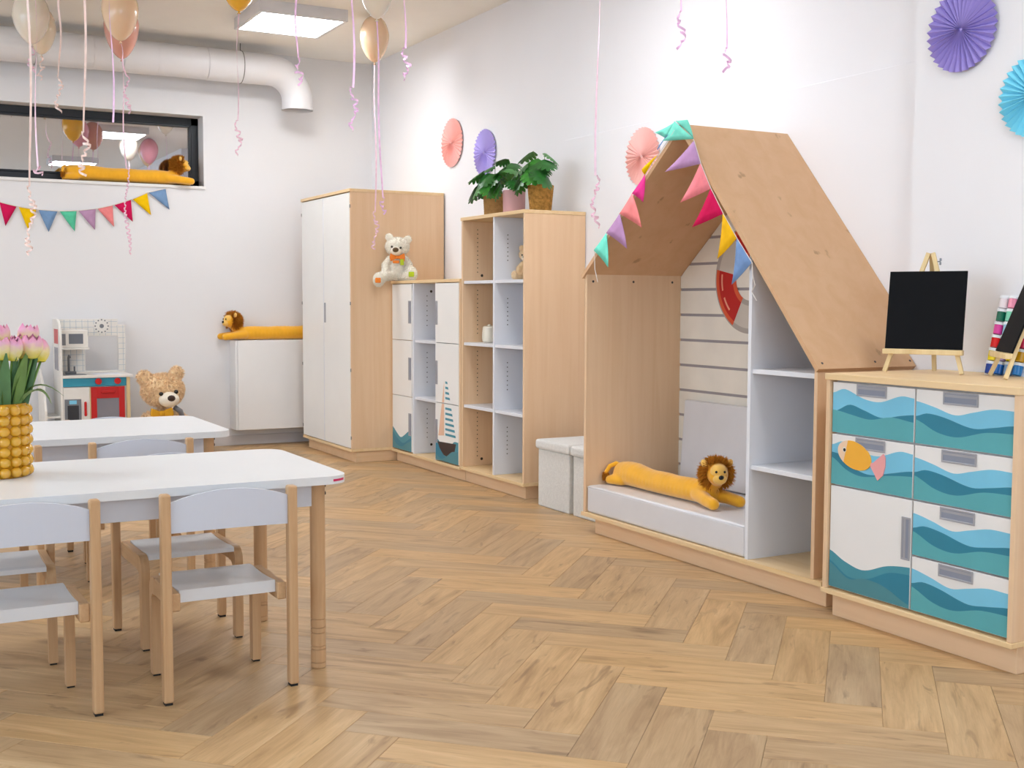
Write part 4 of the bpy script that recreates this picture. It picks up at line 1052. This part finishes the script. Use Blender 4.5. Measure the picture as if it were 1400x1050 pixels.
# view from the room: -x is towards the room, +y is left in the picture, so spread mainly along y
S1 = [(-.02, .06, .07, 1.9, .5, 1.0), (-.06, -.02, .09, -2.4, .4, 1.0), (-.05, .03, .11, 2.6, .1, 1.05), (-.06, .10, .03, 2.0, .7, 1.05), (-.07, -.06, .03, -1.9, .7, .95), (.0, .0, .14, 2.9, -.1, .9), (-.09, .02, .035, 3.0, .9, .9), (.04, .05, .10, 1.2, .3, .9), (.03, -.05, .11, -1.3, .2, .85), (-.02, .12, .05, 1.5, .9, .9)]
S2 = [(-.01, .05, .16, 2.2, -.4, .75), (-.05, -.01, .11, 2.6, .2, .85), (-.04, .06, .06, 2.0, .6, .95), (-.05, -.07, .09, -2.0, -.3, .8), (-.03, -.02, .13, -1.8, .0, .8), (-.07, .08, .04, 2.3, .9, .95), (-.06, -.09, .03, -1.6, .2, .9), (.02, .04, .10, 1.3, .4, .85), (-.08, .03, .07, 2.9, .7, .8), (-.06, .05, .02, 2.6, 1.1, .9)]
S3 = [(-.02, .05, .17, 1.9, -.1, 1.0), (-.06, .03, .10, 2.7, .3, 1.1), (-.06, -.04, .07, -2.3, .5, 1.1), (-.03, -.09, .11, -1.7, .1, .95), (-.05, .08, .05, 2.1, .6, 1.0), (-.06, -.10, .05, -1.6, .5, 1.15), (.01, -.04, .15, -1.2, .1, .9), (-.09, .0, .05, 3.1, .8, 1.0), (.0, .03, .13, -2.9, .1, 1.0), (-.03, -.05, .09, -2.0, .2, 1.0), (-.08, .05, .03, 2.5, 1.0, .95)]
plant('leafy green plant in a jute basket, left of the pink pot', (3.36, 6.375, 1.6005), 'jute', .064, .072, .150, S1, 1)
plant('leafy green plant in the plain pink pot', (3.33, 6.08, 1.6005), 'pot_pink', .062, .066, .140, S2, 2)
plant('leafy green plant in a woven seagrass basket, right of the pink pot', (3.34, 5.79, 1.6005), 'seagrass', .060, .074, .145, S3, 3)

# ------------------------------------------------------------------ paper rosettes on the right wall
def rosette(y, z, r, m, label, depth=.022, n=32, xw=None):
    t = thing('paper_rosette', label, 'rosette', ((xw or XR)-.004, y, z), group='pleated paper rosettes')
    bm = bmesh.new(); vs = []
    c0 = bm.verts.new((-.012, 0, 0)); c1 = bm.verts.new((-.0, 0, 0))
    out = []; inn = []
    for i in range(2*n):
        a = 2*PI*i/(2*n); d = -depth if i % 2 else -.002; rr_ = r*(1 if i % 2 else .985)
        out.append(bm.verts.new((d, rr_*math.cos(a), rr_*math.sin(a)))); inn.append(bm.verts.new((d*.6-.006, .012*math.cos(a), .012*math.sin(a))))
    for i in range(2*n):
        j = (i+1) % (2*n); bm.faces.new((inn[i], out[i], out[j], inn[j])); bm.faces.new((c0, inn[i], inn[j]))
    bm.verts.remove(c1); obj('pleated_disc', bm, m, t)
    bm = bmesh.new(); lathe(bm, [(0, 0), (.010, 0), (.010, .003), (0, .004)], 12); bmesh.ops.transform(bm, matrix=Matrix.Translation((-.011, 0, 0)) @ Matrix.Rotation(-PI/2, 4, 'Y'), verts=bm.verts); obj('centre_glue_dot', bm, m, t)
rosette(7.39, 2.180, .165, 'paper_coral', 'coral paper rosette on the wall above the wardrobe side', .012, 34)
rosette(6.90, 2.062, .150, 'paper_lilac', 'lilac paper rosette on the wall behind the jute basket plant', .014, 34)
rosette(5.115, 1.85, .150, 'paper_peach', 'coral pink paper rosette beside the house roof peak', .016, 34)
rosette(3.003, 2.072, .150, 'paper_purple', 'purple paper rosette above the small blackboard', xw=XP)
rosette(2.690, 1.795, .140, 'paper_cyan', 'bright blue paper rosette at the right edge of the picture', xw=XP)

# ------------------------------------------------------------------ bunting
def pennant(t, pts, m, th=.0015, axis=None):
    """felt triangle with thickness, slightly bowed"""
    a, b, c = [Vector(p) for p in pts]; n = (b-a).cross(c-a).normalized()
    bm = bmesh.new(); k = 4; F = []; B = []
    rows_ = []
    for i in range(k+1):
        u = i/k; row = []
        for j in range(k-i+1):
            w1 = j/k; w0 = 1-u-w1
            p = a*w0 + b*w1 + c*u + n*(.004*math.sin(PI*u) + .002*math.sin(3*w1+u*2))
            row.append(p)
        rows_.append(row)
    for off, dst in ((th/2, F), (-th/2, B)):
        for row in rows_: dst.append([bm.verts.new(p+n*off) for p in row])
    for G, fl in ((F, 1), (B, -1)):
        for i in range(k):
            for j in range(k-i):
                q = [G[i][j], G[i][j+1], G[i+1][j]]; bm.faces.new(q[::fl])
                if j < k-i-1:
                    q = [G[i][j+1], G[i+1][j+1], G[i+1][j]]; bm.faces.new(q[::fl])
    edges = [([F[0][j] for j in range(k+1)], [B[0][j] for j in range(k+1)]), ([F[i][0] for i in range(k+1)], [B[i][0] for i in range(k+1)]), ([F[i][-1] for i in range(k+1)], [B[i][-1] for i in range(k+1)])]
    for f, b_ in edges:
        for i in range(k): bm.faces.new((f[i], f[i+1], b_[i+1], b_[i]))
    return obj('pennant', bm, 'felt_'+m, t, True, True)
t = thing('bunting', 'bunting of coloured felt pennants hung below the strip window', 'bunting', (1.3, YB-.02, 1.75))
yb_ = YB-.014
tops = [(.46, 1.91), (.585, 1.857), (.71, 1.81), (.825, 1.768), (.947, 1.740), (1.074, 1.724), (1.213, 1.719), (1.339, 1.727), (1.468, 1.746), (1.584, 1.777), (1.712, 1.823), (1.826, 1.877), (1.958, 1.913)]
cols = ['mauve', 'salmon', 'green', 'crimson', 'yellow', 'blue', 'green', 'mauve', 'salmon', 'crimson', 'yellow', 'blue']
for i, c in enumerate(cols):
    (ax, az), (bx_, bz) = tops[i], tops[i+1]; mx_, mz = (ax+bx_)/2, (az+bz)/2
    d = Vector((bx_-ax, bz-az)).normalized(); lean = .0 if i < 6 else .045+.01*(i-6)
    pennant(t, [(ax+.006, yb_, az), (bx_-.006, yb_, bz), (mx_+lean*.9+ (-.02 if i == 3 else 0), yb_-.004, mz-.150+lean*.15)], c)
bm = bmesh.new(); tube(bm, [(x, yb_, z) for x, z in tops]+[(1.97, YB-.004, 1.918)], .0035, 6); obj('string', bm, 'cord_white', t, True)
t = thing('bunting', 'bunting of coloured felt pennants draped over the house roof edge', 'bunting', (2.97, 4.0, 1.5))
xb = xf-.020
L_ = [(4.662, 1.337), (4.557, 1.412), (4.451, 1.492), (4.353, 1.575), (4.257, 1.648), (4.165, 1.722), (4.045, 1.815)]
Ltip = [(4.535, 1.255), (4.385, 1.334), (4.273, 1.421), (4.265, 1.530), (4.272, 1.672)]
for i, (c, tp) in enumerate(zip(['mint', 'lilac', 'salmon', 'magenta', 'yellow'], Ltip)):
    pennant(t, [(xb, *L_[i]), (xb, *L_[i+1]), (xb-.004, *tp)], c)
pennant(t, [(xb, 4.165, 1.742), (xb, 4.09, 1.800), (xb+.015, 4.175, 1.752)], 'bluegrey')
pennant(t, [(xb-.002, 4.046, 1.848), (xb-.002, 3.914, 1.760), (xb-.004, 4.125, 1.776)], 'teal')
pennant(t, [(xb-.003, 4.036, 1.848), (xb-.003, 3.955, 1.842), (xb-.005, 3.914, 1.762)], 'teal')
pennant(t, [(xb+.001, 4.04, 1.846), (xb+.001, 4.115, 1.787), (xb+.012, 4.205, 1.822)], 'teal')
R_ = [(3.916, 1.752), (3.870, 1.656), (3.802, 1.550), (3.722, 1.446), (3.636, 1.346), (3.545, 1.250)]
Rtip = [(4.110, 1.646), (4.000, 1.510), (3.918, 1.404), (3.752, 1.270), (3.660, 1.168)]
for i, (c, tp) in enumerate(zip(['lilac', 'pink', 'crimson', 'gold', 'bluegrey'], Rtip)):
    pennant(t, [(xb, *R_[i]), (xb, *R_[i+1]), (xb-.002, *tp)], c)
bm = bmesh.new(); tube(bm, [(xb+.003, 4.63, 1.19), (xb+.003, 4.655, 1.25), (xb+.003, 4.66, 1.33)] + [(xb+.003, *p) for p in L_[1:]] + [(xb+.003, 4.025, 1.846), (xb+.003, 3.95, 1.79)] + [(xb+.003, *p) for p in R_] + [(xb+.004, 3.54, 1.20), (xb+.004, 3.525, 1.165), (xb+.004, 3.545, 1.14), (xb+.004, 3.515, 1.105)], .0018, 6); obj('string', bm, 'cord_white', t, True)

# ------------------------------------------------------------------ easels and paints on the drawer cabinet
ZD = .8555
def easel(label, c, face, bw, bh, lean=.16):
    """small table easel holding a blackboard; local -y is the front"""
    t = thing('table_easel', label, 'easel', c, (0, 0, face), group='small wooden easels with blackboards')
    k = math.tan(lean)
    def at_(x, z, y=0): return Vector((x, z*k+y, z))
    H_ = bh+.145
    def bar(name, p, q, w, th):
        p, q = Vector(p), Vector(q); d = (q-p).normalized(); sx = Vector((1, 0, 0)); sx = (sx-d*sx.dot(d)).normalized(); sy = d.cross(sx)
        bm = bmesh.new(); A = [bm.verts.new(p+sx*a*w/2+sy*b*th/2) for a, b in ((-1, -1), (1, -1), (1, 1), (-1, 1))]; B = [bm.verts.new(q+sx*a*w/2+sy*b*th/2) for a, b in ((-1, -1), (1, -1), (1, 1), (-1, 1))]
        bm.faces.new(A); bm.faces.new(B[::-1])
        for i in range(4): bm.faces.new((A[i], A[(i+1) % 4], B[(i+1) % 4], B[i]))
        obj(name, bm, 'pine', t)
    for s in (-1, 1): bar('leg', at_(s*bw*.5, .003), at_(s*.0075, H_), .014, .012)
    bar('leg', (0, .155, .003), at_(0, H_-.006, .013), .014, .012)
    bar('brace', at_(-.03, H_-.045, .010), at_(.03, H_-.045, .010), .012, .010) if False else None
    zb = .072
    bm = bmesh.new(); bx(bm, (-bw*.515, zb*k-.030, zb-.006), (bw*.515, zb*k-.006, zb+.012), .002); obj('ledge', bm, 'pine', t)
    bm = bmesh.new(); bx(bm, (-bw/2, -.003, 0), (bw/2, .003, bh), .0008)
    bmesh.ops.transform(bm, matrix=Matrix.Translation(at_(0, zb+.0125, -.013)) @ Matrix.Rotation(-lean, 4, 'X'), verts=bm.verts)
    obj('blackboard', bm, 'board_black', t, label='plain black writing board')
    bm = bmesh.new(); tube(bm, [at_(.012, H_-.03, .004), at_(.034, H_-.03, .004)], .002, 6); obj('wing_bolt', bm, 'steel', t)
    bm = bmesh.new()
    for s in (-1, 1): bx(bm, at_(.03, H_-.03+s*.002, .002), at_(.036, H_-.03+s*.012, .008), .001)
    obj('wing_nut', bm, 'steel', t)
easel('wooden table easel with a square blackboard standing beside the house roof', (3.205, 2.907, ZD), -1.095, .262, .272)
easel('wooden table easel with a blackboard cut by the right edge of the picture', (3.250, 2.635, ZD), -2.24, .215, .29, .36)
P_ = thing('paint_set', 'tray of little colourful paint pots leaning on the wall behind the easels', 'paint set', (3.362, 2.700, ZD+.001), (0, .26, 0))
grid = [['navy', 'blue', 'pale', 'azure'], ['yellow', 'lilac', 'yellow', 'ochre'], ['red', 'white', 'blue', 'crimson'], ['magenta', 'sky', 'pink', 'brown'], ['green', 'mint', 'yellow', 'red'], ['white', 'pink', 'lilac', 'blue']]
bm = bmesh.new(); bx(bm, (.018, -.085, 0), (.021, .095, .285), .001); obj('backing_tray', bm, 'pot_lid', P_)
pw, ph = .037, .046
bm = bmesh.new(); lathe(bm, [(0, 0), (.0135, 0), (.0145, .002), (.0155, .032), (0, .032)], 18); potme = bpy.data.meshes.new('paint_pot'); bmesh.ops.recalc_face_normals(bm, faces=bm.faces); bm.to_mesh(potme); bm.free()
bm = bmesh.new(); lathe(bm, [(0, .032), (.0172, .032), (.0172, .040), (.0165, .0415), (0, .0415)], 18); lidme = bpy.data.meshes.new('lid'); bmesh.ops.recalc_face_normals(bm, faces=bm.faces); bm.to_mesh(lidme); bm.free(); lidme.materials.append(MATS['pot_lid'])
for r, row in enumerate(grid):
    for k, c in enumerate(row):
        me = potme.copy(); me.materials.append(MATS['paint_'+c])
        o = link('paint_pot', me, P_, (0, .060-k*pw, .003+r*ph)); link('lid', lidme, o)

# ------------------------------------------------------------------ toy kitchen
K = thing('toy_kitchen', 'toy kitchen with blue fascia and red oven door by the back wall', 'toy kitchen', (1.38, 8.6, 0))
yk, kx0, kx1 = 8.42, 1.155, 1.60
box('countertop', (kx0, yk-.012, .570), (kx1+.012, 8.74, .588), 'kit_white', K, .002)
box('fascia', (kx0, yk, .512), (kx1-.032, yk+.012, .570), 'kit_blue', K, .001)
box('cabinet_body', (kx0, yk+.014, .03), (kx1-.032, 8.73, .510), 'kit_white', K, .001)
for x in (kx1-.030, ): box('post', (x, yk-.002, 0), (x+.022, yk+.022, .570), 'pine', K, .001)
box('post', (kx1-.030, 8.70, 0), (kx1-.008, 8.73, .570), 'pine', K, .001)
for x in (1.382, 1.508):
    bm = bmesh.new(); tube(bm, [(x, yk, .545), (x, yk-.022, .545)], .021, 20); kn = obj('knob', bm, 'kit_red', K, True)
    box('knob_grip', (x-.004, yk-.028, .528), (x+.004, yk-.022, .562), 'kit_red', kn, .001)
bm = bmesh.new(); ox0, ox1, oz0, oz1 = 1.334, 1.556, .20, .506
for lo, hi in (((ox0, yk, oz0), (ox0+.038, yk+.013, oz1)), ((ox1-.038, yk, oz0), (ox1, yk+.013, oz1)), ((ox0+.038, yk, oz0), (ox1-.038, yk+.013, oz0+.04)), ((ox0+.038, yk, oz1-.078), (ox1-.038, yk+.013, oz1))): bx(bm, lo, hi, .001)
ov = obj('oven_door', bm, 'kit_red', K, True); box('oven_window', (ox0+.038, yk+.004, oz0+.04), (ox1-.038, yk+.008, oz1-.078), 'kit_glass', ov, 0)
box('door_handle', (ox0+.065, yk-.014, oz1-.042), (ox1-.065, yk, oz1-.022), 'kit_red', ov, .004)
dd = box('fridge_door', (kx0+.002, yk, .05), (1.325, yk+.013, .506), 'kit_white', K, .001)
box('door_edge', (1.3265, yk, .05), (1.3325, yk+.013, .506), 'pine', K, 0)
box('dispenser', (kx0+.008, yk-.004, .28), (kx0+.115, yk, .428), 'kit_grey', dd, .001)
box('dispenser_recess', (kx0+.026, yk-.005, .28), (kx0+.098, yk-.004, .385), 'kit_dark', dd, 0); box('dispenser_screen', (kx0+.038, yk-.005, .395), (kx0+.085, yk-.004, .42), 'wave_light', dd, 0)
box('door_handle', (1.288, yk-.016, .31), (1.304, yk, .41), 'kit_red', dd, .005)
# side panel with an arched top and two cut-outs
bm = bmesh.new(); prof = [(8.75, .0), (8.75, .965)]
for i in range(9):
    a = PI/2*i/8; prof.append((8.75-.18-.12*math.sin(a)*1.0, .965-.12*(1-math.cos(a))))
prof = [(8.75, 0), (8.75, .965), (8.56, .965)] + [(8.56-.14*math.sin(PI/2*i/8), .965-.14*(1-math.cos(PI/2*i/8))) for i in range(1, 9)] + [(yk, 0)]
prism(bm, prof, 'x', kx0-.014, kx0); obj('side_panel', bm, 'kit_white', K, True)
for z0, z1, m_ in ((.80, .90, 'kit_red'), (.62, .775, 'kit_glass')):
    bm = bmesh.new(); bx(bm, (kx0-.0155, 8.50, z0), (kx0-.014, 8.68, z1), .0005); obj('side_opening', bm, m_, K, True)
bm = bmesh.new(); prism(bm, [(8.78, 0), (8.78, .62), (8.70, .62), (8.52, .50), (8.44, .35), (8.44, 0)], 'x', kx0-.115, kx0-.100); obj('side_wing', bm, 'kit_white', K, True)
box('wing_shelf', (kx0-.100, 8.46, .30), (kx0-.014, 8.74, .312), 'kit_white', K, .001)
# tiled back board with an opening above the stove
bm = bmesh.new(); by0, by1 = 8.735, 8.75
for lo, hi in (((kx0, by0, .588), (1.35, by1, .965)), ((1.35, by0, .845), (1.575, by1, .965)), ((1.575, by0, .588), (1.625, by1, .925)), ((1.35, by0, .588), (1.575, by1, .60))): bx(bm, lo, hi, .001)
bb = obj('back_board', bm, 'kit_white', K, True)
bm = bmesh.new()
for i in range(12):
    x = kx0+.02+i*.0395
    z0 = .60 if x < 1.345 or x > 1.58 else .85
    z1 = .96 if x < 1.57 else .92
    if x < 1.62: bx(bm, (x-.001, by0-.0006, z0), (x+.001, by0, z1))
for i in range(10):
    z = .60+i*.0385
    bx(bm, (kx0, by0-.0006, z-.001), (1.345 if z < .85 else (1.57 if z < .965 else 1.57), by0, z+.001))
    if z < .92: bx(bm, (1.577, by0-.0006, z-.001), (1.622, by0, z+.001))
o = obj('tile_print', bm, 'kit_line', bb, True)
bm = bmesh.new(); tube(bm, [(1.465, by0-.001, .915), (1.465, by0-.004, .915)], .055, 28); ck = obj('clock_face', bm, 'kit_white', bb, True)
bm = bmesh.new()
for i in range(12):
    a = 2*PI*i/12; tube(bm, [(1.465+.044*math.cos(a), by0-.0041, .915+.044*math.sin(a)), (1.465+.044*math.cos(a), by0-.0046, .915+.044*math.sin(a))], .0055, 8)
tube(bm, [(1.465, by0-.0041, .915), (1.465, by0-.0048, .915)], .015, 16)
obj('clock_print', bm, 'kit_grey', bb, True)
# microwave on its shelf
mw = box('microwave', (kx0+.002, 8.50, .772), (1.335, 8.735, .893), 'kit_white', K, .003)
box('microwave_shelf', (kx0, 8.49, .760), (1.342, 8.735, .771), 'kit_white', K, .001)
box('microwave_window', (kx0+.055, 8.498, .80), (kx0+.148, 8.5, .868), 'kit_window', mw, .0); box('microwave_buttons', (kx0+.010, 8.498, .79), (kx0+.035, 8.5, .868), 'kit_grey', mw, 0)
# faucet and basin
bm = bmesh.new(); bx(bm, (1.20, 8.60, .588), (1.27, 8.66, .606), .003); tube(bm, [(1.225, 8.63, .60), (1.225, 8.63, .70), (1.225, 8.61, .715), (1.225, 8.58, .705)], .008, 8); tube(bm, [(1.262, 8.63, .60), (1.262, 8.63, .64)], .006, 8); obj('faucet', bm, 'kit_grey', K, True)
bm = bmesh.new(); prism(bm, rrect(1.17, 1.32, 8.45, 8.58, .03, 5), 'z', .588, .5895); obj('sink_basin', bm, 'kit_grey', K, True)
bm = bmesh.new(); prism(bm, rrect(1.37, 1.55, 8.46, 8.66, .02, 5), 'z', .588, .590); obj('stove_plate', bm, 'white_cool', K, True)

# ------------------------------------------------------------------ balloons with ribbons
def make_balloon(label, top, w, h, bm_, rm, zend, zcurl, seed, knot_dx=0.0):
    """pear-shaped balloon under the ceiling with its hanging curling ribbon"""
    x, y = top; t = thing('balloon', label, 'balloon', (x, y, ZC-.004), group='balloons under the ceiling')
    rnd = random.Random(seed); bm = bmesh.new(); n = 18; r = w/2; prof = []
    for i in range(n+1):
        u = i/n; a = PI*u; z = -h*(1-math.cos(a))/2; rad = r*math.sin(a)**.92*(1.0 - .42*max(0, (u-.42)/.58)**1.3) if 0 < u < 1 else 0
        prof.append((rad if u < 1 else .006, z))
    lathe(bm, prof, 28); obj('skin', bm, bm_, t, smooth=True)
    bm = bmesh.new(); lathe(bm, [(.004, -h+.004), (.0045, -h-.004), (.010, -h-.014), (.004, -h-.012), (0, -h-.008)], 12); obj('knot', bm, bm_, t, smooth=True)
    # ribbon
    z0 = -h-.006; ze = zend-(ZC-.004); zc_ = zcurl-(ZC-.004); pts = []; ns = max(6, int((z0-zc_)/.05)); ph = rnd.uniform(0, 6)
    for i in range(ns+1):
        u = i/ns; z = z0+(zc_-z0)*u; pts.append((Vector((.010*math.sin(ph+u*5)*min(1, u*3)+knot_dx*u, .008*math.cos(ph+u*4)*min(1, u*3), z)), Vector((math.cos(ph+u*1.5), math.sin(ph+u*1.5), 0))))
    last = pts[-1][0]; L = zc_-ze
    if L > .01:
        turns = max(2, L/.030); m_ = int(turns*9); rad = .0085+.003*rnd.random()
        for i in range(1, m_+1):
            u = i/m_; a = ph+2*PI*turns*u; rr_ = rad*min(1, u*4)*(1+.5*math.sin(u*9+ph)); sway = .014*math.sin(u*7+ph)
            c = Vector((rr_*math.cos(a)+last.x+sway, rr_*math.sin(a)+last.y, zc_-L*u + .006*math.sin(u*23)))
            pts.append((c, Vector((.25*math.cos(a), .25*math.sin(a), 1)).normalized()))
    bm = bmesh.new(); rows_ = []; hw = .0048
    for i, (p, d) in enumerate(pts):
        tg = (pts[min(i+1, len(pts)-1)][0]-pts[max(i-1, 0)][0]).normalized(); s = d-tg*d.dot(tg); s = s.normalized()*hw
        nn = tg.cross(s).normalized()*.0003
        rows_.append([bm.verts.new(p-s+nn), bm.verts.new(p+s+nn), bm.verts.new(p+s-nn), bm.verts.new(p-s-nn)])
    for A, B in zip(rows_, rows_[1:]):
        for j in range(4): bm.faces.new((A[j], A[(j+1) % 4], B[(j+1) % 4], B[j]))
    bm.faces.new(rows_[0]); bm.faces.new(rows_[-1][::-1])
    obj('ribbon', bm, rm, t)
B_ = make_balloon
B_('cream balloon with a short curly ribbon at the left edge under the ceiling', (.935, 7.79), .22, .315, 'balloon_cream', 'ribbon_pink', 2.476, 2.62, 1)
B_('pale pearl balloon half behind the cream balloon at the left edge', (1.035, 8.16), .19, .30, 'balloon_pearl', 'ribbon_peach', 2.50, 2.60, 2)
B_('peach balloon hanging in front of the rose balloon', (1.375, 7.36), .215, .33, 'balloon_peach', 'ribbon_pink', 2.211, 2.426, 3, .03)
B_('rose balloon behind the peach balloon with a long ribbon past the window', (1.452, 7.74), .215, .36, 'balloon_rose', 'ribbon_pink', 1.389, 1.922, 4, .015)
B_('yellow balloon left of the lit ceiling lamp', (1.909, 6.735), .18, .225, 'balloon_yellow', 'ribbon_pink', 1.926, 2.119, 5, -.02)
B_('peach balloon between the lamp and the right wall with ribbon down to the cream bear', (2.978, 7.345), .195, .30, 'balloon_peach', 'ribbon_pink', 1.444, 1.685, 6)
B_('cream balloon cut by the top edge, right of the lamp', (2.594, 6.361), .185, .265, 'balloon_cream', 'ribbon_violet', 1.60, 1.69, 7, .03)
hid = [((.656, 5.597), 1.300, 1.594, 'ribbon_peach', 'balloon above the picture whose long ribbon crosses the left end of the window bunting'),
       ((.762, 6.200), 1.708, 1.743, 'ribbon_pink', 'balloon above the picture whose straight ribbon ends at the far left sill'),
       ((.925, 6.597), 2.073, 2.257, 'ribbon_peach', 'balloon above the picture whose short curly ribbon ends at the window top'),
       ((.841, 5.308), 1.627, 1.805, 'ribbon_peach', 'balloon above the picture whose curly ribbon reaches the rump of the sill lion'),
       ((1.066, 5.939), 1.943, 1.944, 'ribbon_violet', 'balloon above the picture whose straight ribbon hangs before the peach balloon'),
       ((1.863, 5.576), 2.14, 2.261, 'ribbon_violet', 'balloon above the picture whose ribbon hangs before the lit ceiling lamp'),
       ((1.981, 5.148), 1.876, 2.067, 'ribbon_violet', 'balloon above the picture whose curly violet ribbon hangs right of the duct mouth'),
       ((2.153, 4.957), 2.091, 2.226, 'ribbon_violet', 'balloon above the picture whose short ribbon hangs right of the corner balloons'),
       ((2.668, 4.164), 1.409, 1.619, 'ribbon_pink', 'balloon above the picture whose long thin ribbon hangs beside the bookshelf'),
       ((2.933, 3.963), 2.129, 2.274, 'ribbon_violet', 'balloon above the picture whose ribbon hangs above the house roof peak'),
       ((2.965, 3.706), 1.996, 2.083, 'ribbon_violet', 'balloon above the picture whose ribbon hangs above the right house roof')]
cl = ['balloon_rose', 'balloon_cream', 'balloon_pink', 'balloon_peach', 'balloon_cream', 'balloon_yellow', 'balloon_pink', 'balloon_rose', 'balloon_cream', 'balloon_pink', 'balloon_peach']
for i, (p, ze, zc_, rm, lb) in enumerate(hid):
    cn = cl[i].split('_')[1]; B_(cn+' '+lb, p, .21, .29, cl[i], rm, ze, zc_, 20+i)
